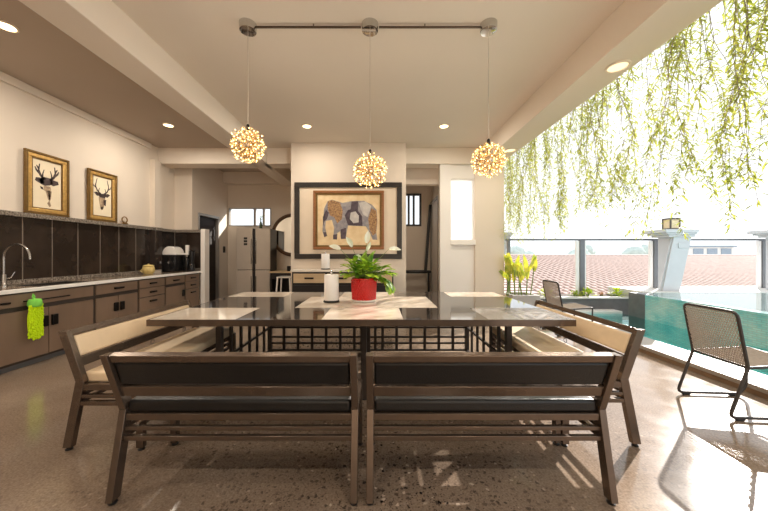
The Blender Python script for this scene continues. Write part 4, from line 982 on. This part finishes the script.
# planters
struct('wall_planter', box(2.7, 5.6, 6.6, 6.72, -0.1, 0.29), M['dark_stone'], 'dark stone front of the planting bed', 0.004)
struct('trim_14', box(2.7, 5.6, 6.57, 6.74, 0.29, 0.325), M['light_stone'], 'pale capping of the planting bed wall', 0.004)
struct('ground_planter', box(2.7, 5.6, 6.72, 7.3, -0.1, 0.30), M['soil'], 'soil of the planting bed')
t = thing('planter_box', 'grey planter box holding the tall yellow green plants', 'planter', (2.97, 6.27, 0))
b = MB(); pb = (2.70, 3.25, 5.98, 6.55, 0.45)
b.box(pb[0], pb[1], pb[2], pb[2]+0.06, 0, pb[4]); b.box(pb[0], pb[1], pb[3]-0.06, pb[3], 0, pb[4]); b.box(pb[0], pb[0]+0.06, pb[2]+0.06, pb[3]-0.06, 0, pb[4]); b.box(pb[1]-0.06, pb[1], pb[2]+0.06, pb[3]-0.06, 0, pb[4])
b.build('box_walls', M['grey_stone'], t, 0.006)
box(pb[0]+.06, pb[1]-.06, pb[2]+.06, pb[3]-.06, 0.0, 0.41).build('soil', M['soil'], t)
def canna(pxl, pyt, Y, n, seed, label):
    base = P(pxl, 253, Y); base.z = 0.41
    t = thing('canna_plant', label, 'plant', tuple(base), 'tall plants in the grey planter box')
    rr = random.Random(seed); st = MB(); lv = MB(); zt = 1.3-(pyt-253)*Y/F
    for i in range(n):
        b0 = base+V((rr.uniform(-.10, .10), rr.uniform(-.08, .08), 0)); lean = V((rr.uniform(-.10, .12), rr.uniform(-.1, .1), 0))
        h_ = (zt-0.41)*rr.uniform(0.55, 0.72)
        b1 = b0+lean+V((0, 0, h_)); st.tube([b0, (b0+b1)/2+lean*0.1, b1], [0.011, 0.010, 0.007], 6)
        lv.leaf(b1-V((0, 0, 0.12)), V((rr.uniform(-.35, .35), rr.uniform(-.3, .3), 1)), (zt-b1.z)+0.12, rr.uniform(0.09, 0.13), 0.25, up=(rr.uniform(-.4, .4), -1, 0), seg=6)
        if i % 2 == 0: lv.leaf(b0+(b1-b0)*0.55, V((rr.uniform(-.6, .6), rr.uniform(-.4, .4), 1)), 0.34, 0.09, 0.5, up=(rr.uniform(-.4, .4), -1, 0), seg=6)
    st.build('stems', M['stem'], t); lv.build('leaves', M['canna'], t)
canna(511, 252, 6.2, 5, 1, 'tall yellow green plant in the planter box, closest to the pale column')
canna(519, 262, 6.3, 3, 2, 'shorter yellow green plant in the middle of the planter box')
canna(526, 253, 6.2, 4, 5, 'tall yellow green plant on the poolside of the planter box')
def shrub(pxl, Y, r, seed, label, m='planter_leaf', z=0.30):
    base = P(pxl, 253, Y); base.z = z
    t = thing('low_shrub', label, 'shrub', tuple(base), 'low shrubs in the planting bed')
    rr = random.Random(seed); lv = MB(); st = MB()
    for i in range(60):
        a = rr.uniform(0, 2*PI); el = rr.uniform(0.2, 1.4); d = V((math.cos(a)*math.cos(el), math.sin(a)*math.cos(el), math.sin(el)))
        q = base+d*r*rr.uniform(0.5, 1.0)*V((1, 1, 1)).x
        if i % 5 == 0: st.tube([base, base+(q-base)*0.5+V((0, 0, .02)), q], [0.008, 0.006, 0.003], 5)
        lv.leaf(q, d+V((rr.uniform(-.5, .5), rr.uniform(-.5, .5), rr.uniform(-.2, .5))), r*0.5, r*0.22, 0.6)
    st.build('stems', M['stem'], t); lv.build('leaves', M[m], t)
shrub(546, 6.77, 0.17, 3, 'bushy yellow green shrub in the planting bed beside the planter box')
shrub(575, 6.80, 0.12, 4, 'small green shrub in the planting bed below the railing post, behind the far chair')
shrub(588, 6.78, 0.17, 5, 'widest yellow green shrub in the planting bed')
shrub(601, 6.80, 0.09, 6, 'small reddish brown dry plant in the planting bed', 'planter_dry')
shrub(617, 6.78, 0.17, 7, 'low yellow green shrub in the planting bed next to the dark pool wall end')
# columns
def column(x, y, label, lantern=None):
    t = thing('column', label, 'column', (x, y, 0), 'pale terrace columns behind the pool')
    zb, zt = 0.488, 1.64; yb, yf = y+0.1, y-0.2
    def ring(z, xa, xb, xc, xd): return [(x+xa, yf, z), (x+xb, yf, z), (x+xc, yb, z), (x+xd, yb, z)]
    MB().hexa(ring(zb, -0.16, 0.27, 0.32, 0.08)+ring(zt, 0.08, 0.52, 0.54, 0.08)).build('shaft', M['column'], t, 0.006)
    MB().hexa([(x-0.13, yf-0.03, zb), (x+0.24, yf-0.03, zb), (x+0.24, yf-0.001, zb), (x-0.13, yf-0.001, zb),
                    (x+0.11, yf-0.03, zt), (x+0.49, yf-0.03, zt), (x+0.49, yf-0.001, zt), (x+0.11, yf-0.001, zt)]).build('slanted_face', M['column'], t, 0.004)
    box(x+0.20, x+0.42, yf-0.042, yf-0.03, 1.40, 1.52).build('wall_plate', M['column'], t, 0.004)
    cp = MB(); cp.box(x-0.02, x+0.54, yf-0.06, yb+0.06, zt, zt+0.05); cp.box(x-0.07, x+0.56, yf-0.08, yb+0.12, zt+0.05, zt+0.09); cp.box(x-0.12, x+0.58, yf-0.10, yb+0.18, zt+0.09, zt+0.165)
    cp.build('cap', M['column'], t, 0.008)
    return t
column(6.2, 6.6, 'slanted pale column with the box lantern on its cap')
column(8.615, 6.6, 'pale column whose cap just enters the right photo edge')
t = column(2.67, 7.5, 'pale column mostly hidden behind the broad wall column, only its cap showing')
zl = 1.64+0.1655
t = thing('lantern', 'square box lantern with amber panels on top of the slanted column', 'lantern', (6.38, 6.5, zl))
lx0, lx1, ly0, ly1 = 6.27, 6.49, 6.40, 6.60
fr_ = MB(); fr_.box(lx0, lx1, ly0, ly1, zl, zl+0.03); fr_.box(lx0, lx1, ly0, ly1, zl+0.22, zl+0.25)
for a in (lx0, lx1-0.025):
    for bb in (ly0, ly1-0.025): fr_.box(a, a+0.025, bb, bb+0.025, zl+0.03, zl+0.22)
fr_.build('frame', M['lantern_frame'], t, 0.003)
box(lx0+0.012, lx1-0.012, ly0+0.012, ly1-0.012, zl+0.03, zl+0.22).build('amber_panels', M['lantern'], t)
# railing
RY = 6.98
t = thing('glass_railing', 'glass balustrade with grey posts and top rail behind the pool', 'railing', (6, RY, 0.3))
box(2.98, 13.0, RY-0.03, RY+0.03, 1.59, 1.635).build('top_rail', M['post'], t, 0.004)
posts = [(508.5-378)*RY/F, (581.5-378)*RY/F, (655-378)*RY/F, (763-378)*RY/F, 10.6, 12.9]
zb_ = 0.30
for i, x in enumerate(posts):
    zz = 0.30 if x < 5.3 else 0.49
    w_ = 0.03 if i == 0 else 0.055
    p_ = box(x-w_, x+w_, RY-0.04, RY+0.04, zz, 1.59).build('post', M['post'], t, 0.004)
    if i:
        box(x-w_-0.085, x-w_-0.006, RY-0.02, RY+0.02, zz, 1.58).build('white_sleeve', M['white_strip'], p_, 0.003)
        if i == 1: box(x+w_+0.006, x+w_+0.04, RY-0.02, RY+0.02, zz, 1.58).build('white_sleeve', M['white_strip'], p_, 0.003)
for a, bb in zip(posts[:-1], posts[1:]):
    zz = 0.36 if a < 5 else 0.52
    box(a+0.10, bb-0.16, RY-0.006, RY+0.006, zz, 1.575).build('glass_panel', M['rail_glass'], t)

# ------------------------------------------------------------------ wire chairs (local: faces +x, base line at x = 0)
def wire_chair():
    t = thing('wire_lounge_chair', 'woven cord lounge chair with dark sled frame beside the pool, nearer the camera', 'chair', (0, 0, 0), 'woven cord chairs beside the pool')
    hw = 0.215; rt = 0.0115
    def rnd(pts, r=0.035, n=4):
        out = [V(pts[0])]
        for i in range(1, len(pts)-1):
            a, b_, c_ = V(pts[i-1]), V(pts[i]), V(pts[i+1]); u = (a-b_); w_ = (c_-b_)
            ra = min(r, u.length*0.45, w_.length*0.45); p0 = b_+u.normalized()*ra; p1 = b_+w_.normalized()*ra
            for k_ in range(n+1):
                q = k_/n; out.append(p0*(1-q)**2+b_*2*q*(1-q)+p1*q*q)
        out.append(V(pts[-1])); return out
    jx, jz = 0.10, 0.41; tx, tz = 0.02, 0.84; fx, fz = 0.56, 0.445
    for s_ in (-1, 1):
        y = s_*hw
        sf = MB().tube(rnd([(jx, y, jz), (-0.035, y, 0.024), (0.50, y, 0.024), (0.555, y, 0.10), (fx, y, fz)], 0.05), rt, 10).build('side_frame', M['chair_frame'], t)
        for gx in (0.04, 0.44): MB().tube([(gx-0.03, y, 0.012), (gx+0.03, y, 0.012)], 0.012, 8).build('floor_glide', M['foot'], sf)
    MB().tube(rnd([(jx, -hw, jz), (tx, -hw, tz), (tx, hw, tz), (jx, hw, jz)], 0.05), rt, 10).build('back_frame', M['chair_frame'], t)
    MB().tube(rnd([(jx, -hw, jz), (fx, -hw, fz), (fx+0.02, -hw*0.8, fz-0.01), (fx+0.02, hw*0.8, fz-0.01), (fx, hw, fz), (jx, hw, jz)], 0.02), rt, 10).build('seat_frame', M['chair_frame'], t)
    MB().tube([(jx, -hw, jz), (jx, hw, jz)], rt*0.9, 10).build('cross_bar', M['chair_frame'], t)
    def weave(p00, p10, p01, p11, n, slope, bow):
        m_ = MB(); p00, p10, p01, p11 = map(V, (p00, p10, p01, p11))
        def S(u, v):
            p = (p00*(1-u)+p10*u)*(1-v)+(p01*(1-u)+p11*u)*v
            return p+bow*math.sin(PI*u)*math.sin(PI*v)
        for sg in (1, -1):
            for k_ in range(-n, 2*n):
                u0 = k_/n; pts = []
                for j in range(13):
                    v = j/12; u = u0+sg*slope*(v-0.5)
                    if 0 <= u <= 1: pts.append(S(u, v)+bow.normalized()*0.0015*sg)
                if len(pts) >= 2: m_.tube(pts, 0.0032, 4, cap=False)
        return m_
    weave((jx, -hw, jz), (jx, hw, jz), (tx, -hw, tz-0.005), (tx, hw, tz-0.005), 26, 0.42, V((-0.03, 0, -0.004))).build('woven_back', M['chair_rope'], t)
    weave((jx, -hw, jz), (jx, hw, jz), (fx, -hw, fz), (fx, hw, fz), 36, 0.5, V((0.0, 0, -0.025))).build('woven_seat', M['chair_rope'], t)
    return t
ch = wire_chair()
ch2 = dup(ch, (2.79, 4.88, 0), 0.0, 'woven cord lounge chair farther away, behind the poolside bench, near the planter box')
ch.location = (2.775, 2.53, 0); ch.rotation_euler = (0, 0, -0.06)

# ------------------------------------------------------------------ hanging vines
struct('trim_15', box(2.6, 3.5, -2.0, 9.0, 4.35, 4.8), M['beam'], 'roof edge slab above the hanging vines')
rr = random.Random(21)
def vine_mesh(seed, length, dens):
    r = random.Random(seed); st = MB(); lv = MB(); p = V((0, 0, 0)); pts = [p.copy()]; n = int(length/0.05)
    ph = r.uniform(0, 6)
    dx = dy = 0.0
    for i in range(n):
        dx += r.uniform(-.006, .006); dy += r.uniform(-.006, .006); dx *= 0.93; dy *= 0.93
        p = p+V((dx, dy, -0.05)); pts.append(p.copy())
    rad = [0.0034-0.0022*i/n for i in range(n+1)]
    st.tube([V((0, 0, 0.8))]+pts, [rad[0]]+rad, 4)
    dn = [0.16+0.84*(0.5+0.5*math.sin(ph+i*0.2))**1.5 for i in range(n+1)]
    for i in range(2, n+1):
        q = pts[i]
        for _ in range(dens):
            if r.random() > dn[i]*1.0: continue
            a = r.uniform(0, 2*PI); d = V((math.cos(a), math.sin(a), r.uniform(-.7, .35)))
            q2 = q+V((0, 0, r.uniform(0, .05)))
            if r.random() < 0.35:
                e = q2+d.normalized()*r.uniform(0.03, 0.10); st.tube([q2, e], 0.0011, 3, cap=False); q2 = e
            lv.leaf(q2, d, r.uniform(0.05, 0.095), r.uniform(0.012, 0.020), r.uniform(0.2, 0.9), seg=2, fold=0.3)
    return st, lv
VAR = {}
def vine(loc, rz, var, zone):
    labs = (('thin leafy vine strand in the far part of the hanging curtain, near the broad column', 'far vine strands'),
            ('leafy vine strand in the middle of the hanging curtain, above the railing', 'middle vine strands'),
            ('leafy vine strand in the near part of the hanging curtain, by the right photo edge', 'near vine strands'))
    lab, grp = labs[zone]
    if var not in VAR:
        st, lv = vine_mesh(100+var, 1.55+0.075*var, 6)
        o = st.build('hanging_vine', M['vine_stem']); l_ = lv.build('vine_leaves', M['vine_leaf'], o)
        VAR[var] = o
        c_ = o
    else:
        o = VAR[var]; c_ = o.copy(); COL.objects.link(c_)
        for chd in o.children:
            d = chd.copy(); COL.objects.link(d); d.parent = c_
    c_.location = loc; c_.rotation_euler = (0, 0, rz)
    tag(c_, lab, 'vine', grp)
NV = 14; cnt = 0
y = 1.3
while y < 7.3:
    # clustered in bundles
    n = rr.choice((1, 2, 2, 3, 3))
    for k_ in range(n):
        yy_ = y+rr.uniform(-.06, .06); xx_ = 3.0+rr.uniform(-.16, .2)
        zend = rr.uniform(1.58, 2.02) if rr.random() < 0.85 else rr.uniform(1.42, 1.7)
        if 3.7 < yy_ < 4.7: zend = max(zend, rr.uniform(1.86, 2.04))
        var = rr.choice([v_ for v_ in range(NV) if 3.58 <= zend+1.55+0.075*v_ <= 4.34])
        vine((xx_, yy_, zend+1.55+0.075*var), rr.uniform(0, 6.28), var, 0 if yy_ > 5.2 else (1 if yy_ > 3.1 else 2)); cnt += 1
    y += rr.uniform(0.045, 0.115)
print('vines', cnt)

# ------------------------------------------------------------------ beyond the terrace
struct('ground', box(-150, 260, 9.5, 420, -4.3, -4.2), M['ground'], 'pale ground far below the terrace')
t = thing('tiled_roof_house', 'neighbouring house with a wide pink tiled roof beyond the glass railing', 'house', (14, 18, -4.2))
rf = MB(); n = 26; ya, yb, za, zb = 11.5, 25.0, -1.25, 1.0
for k_ in range(n):
    y0 = ya+(yb-ya)*k_/n; y1 = ya+(yb-ya)*(k_+1)/n+0.12; q0 = za+(zb-za)*k_/n; q1 = za+(zb-za)*(k_+1)/n
    rf.hexa([(0, y0, q0-0.03), (46, y0, q0-0.03), (46, y1, q1-0.08), (0, y1, q1-0.08), (0, y0, q0+0.09), (46, y0, q0+0.09), (46, y1, q1+0.03), (0, y1, q1+0.03)])
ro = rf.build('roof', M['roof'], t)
rg = MB()
for k_ in range(100):   # rows of half-round ridges running up the slope
    x = 8+k_*0.36; rg.tube([(x, ya, za+0.08), (x, yb, zb+0.08)], 0.06, 5, cap=False)
rg.build('tile_ridges', M['roof'], ro)
MB().tube([(0, yb, zb+0.06), (46, yb, zb+0.06)], 0.13, 8).build('ridge_cap', M['roof'], ro)
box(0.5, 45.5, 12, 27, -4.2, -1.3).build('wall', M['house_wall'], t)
t = thing('blue_roof_house', 'distant house with a blue grey gable roof at the right', 'house', (60, 40, -4.2))
g = MB(); g.prism([(51.4, 0.75), (60.5, 2.25), (70, 0.75), (70, 0.6), (51.4, 0.6)], (0, 44, 0), (1, 0, 0), (0, 0, 1), 8); g.build('roof', M['roof2'], t)
box(52.2, 69.2, 36.5, 43.5, -4.2, 0.6).build('wall', M['house_wall'], t)
t = thing('white_flat_block', 'distant pale flat roofed block behind the tiled roof', 'building', (67, 64, -4.2))
box(62.5, 71.5, 60, 68, -4.2, 2.5).build('wall', M['house_wall'], t)
box(62.2, 71.8, 59.7, 68.3, 2.5, 2.8).build('roof', M['roof2'], t)
for i in range(3): box(63.3+i*2.8, 65.3+i*2.8, 59.9, 60, 1.0, 2.2).build('window', M['roof2'], t)
rr = random.Random(5)
VP_ = 60
labels_t = ['far pale tree low beyond the tiled roof, seen between railing posts']
for i in range(8):
    x = 24+i*9.0+rr.uniform(-.4, .4); yv = 88+rr.uniform(-5, 5)+(i%2)*9; h_ = rr.uniform(2.0, 3.4)
    t = thing('distant_tree', labels_t[0], 'tree', (x, yv, -4.2), 'pale trees on the horizon')
    m_ = MB()
    for k_ in range(4): m_.sphere((x+rr.uniform(-1.4, 1.4), yv+rr.uniform(-.8, .8), h_-1.9+rr.uniform(-.5, .3)), rr.uniform(1.9, 2.4), 14, 9, (1.15, 1, 1), amp=0.35, freq=2.2, seed=i*5+k_)
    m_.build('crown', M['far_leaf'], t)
    MB().tube([(x, yv, -4.2), (x, yv, h_-2.5)], [0.3, 0.2], 8).build('trunk', M['trunk'], t)

# ------------------------------------------------------------------ light and camera
w = bpy.data.worlds.new('hazy_sky'); SC.world = w; w.use_nodes = True
bg = w.node_tree.nodes['Background']; bg.inputs[0].default_value = (0.94, 0.97, 1.0, 1); bg.inputs[1].default_value = 1.0
l = bpy.data.lights.new('sun', 'SUN'); l.energy = 6.6; l.angle = math.radians(0.55); l.color = (1.0, 0.925, 0.85)
o = bpy.data.objects.new('sun', l); COL.objects.link(o)
sd = V((1.162, 1.0, 0.787)).normalized()
o.rotation_euler = sd.to_track_quat('Z', 'Y').to_euler(); o.location = sd*12
cam = bpy.data.cameras.new('camera'); cam.lens = 14.0; cam.sensor_width = 36; cam.clip_start = 0.05; cam.clip_end = 1000
cam.shift_x = 6/768; cam.shift_y = -2.5/768
o = bpy.data.objects.new('camera', cam); COL.objects.link(o); o.location = (0, 0, 1.3); o.rotation_euler = (PI/2, 0, 0)
SC.camera = o
SC.view_settings.view_transform = 'Standard'; SC.view_settings.look = 'None'; SC.view_settings.gamma = 1.0
SC.view_settings.use_curve_mapping = False
SC.view_settings.exposure = 0.75
SC.cycles.max_bounces = 10; SC.cycles.diffuse_bounces = 6; SC.cycles.transparent_max_bounces = 24
SC.cycles.use_denoising = True
SC.cycles.sample_clamp_indirect = 6.0
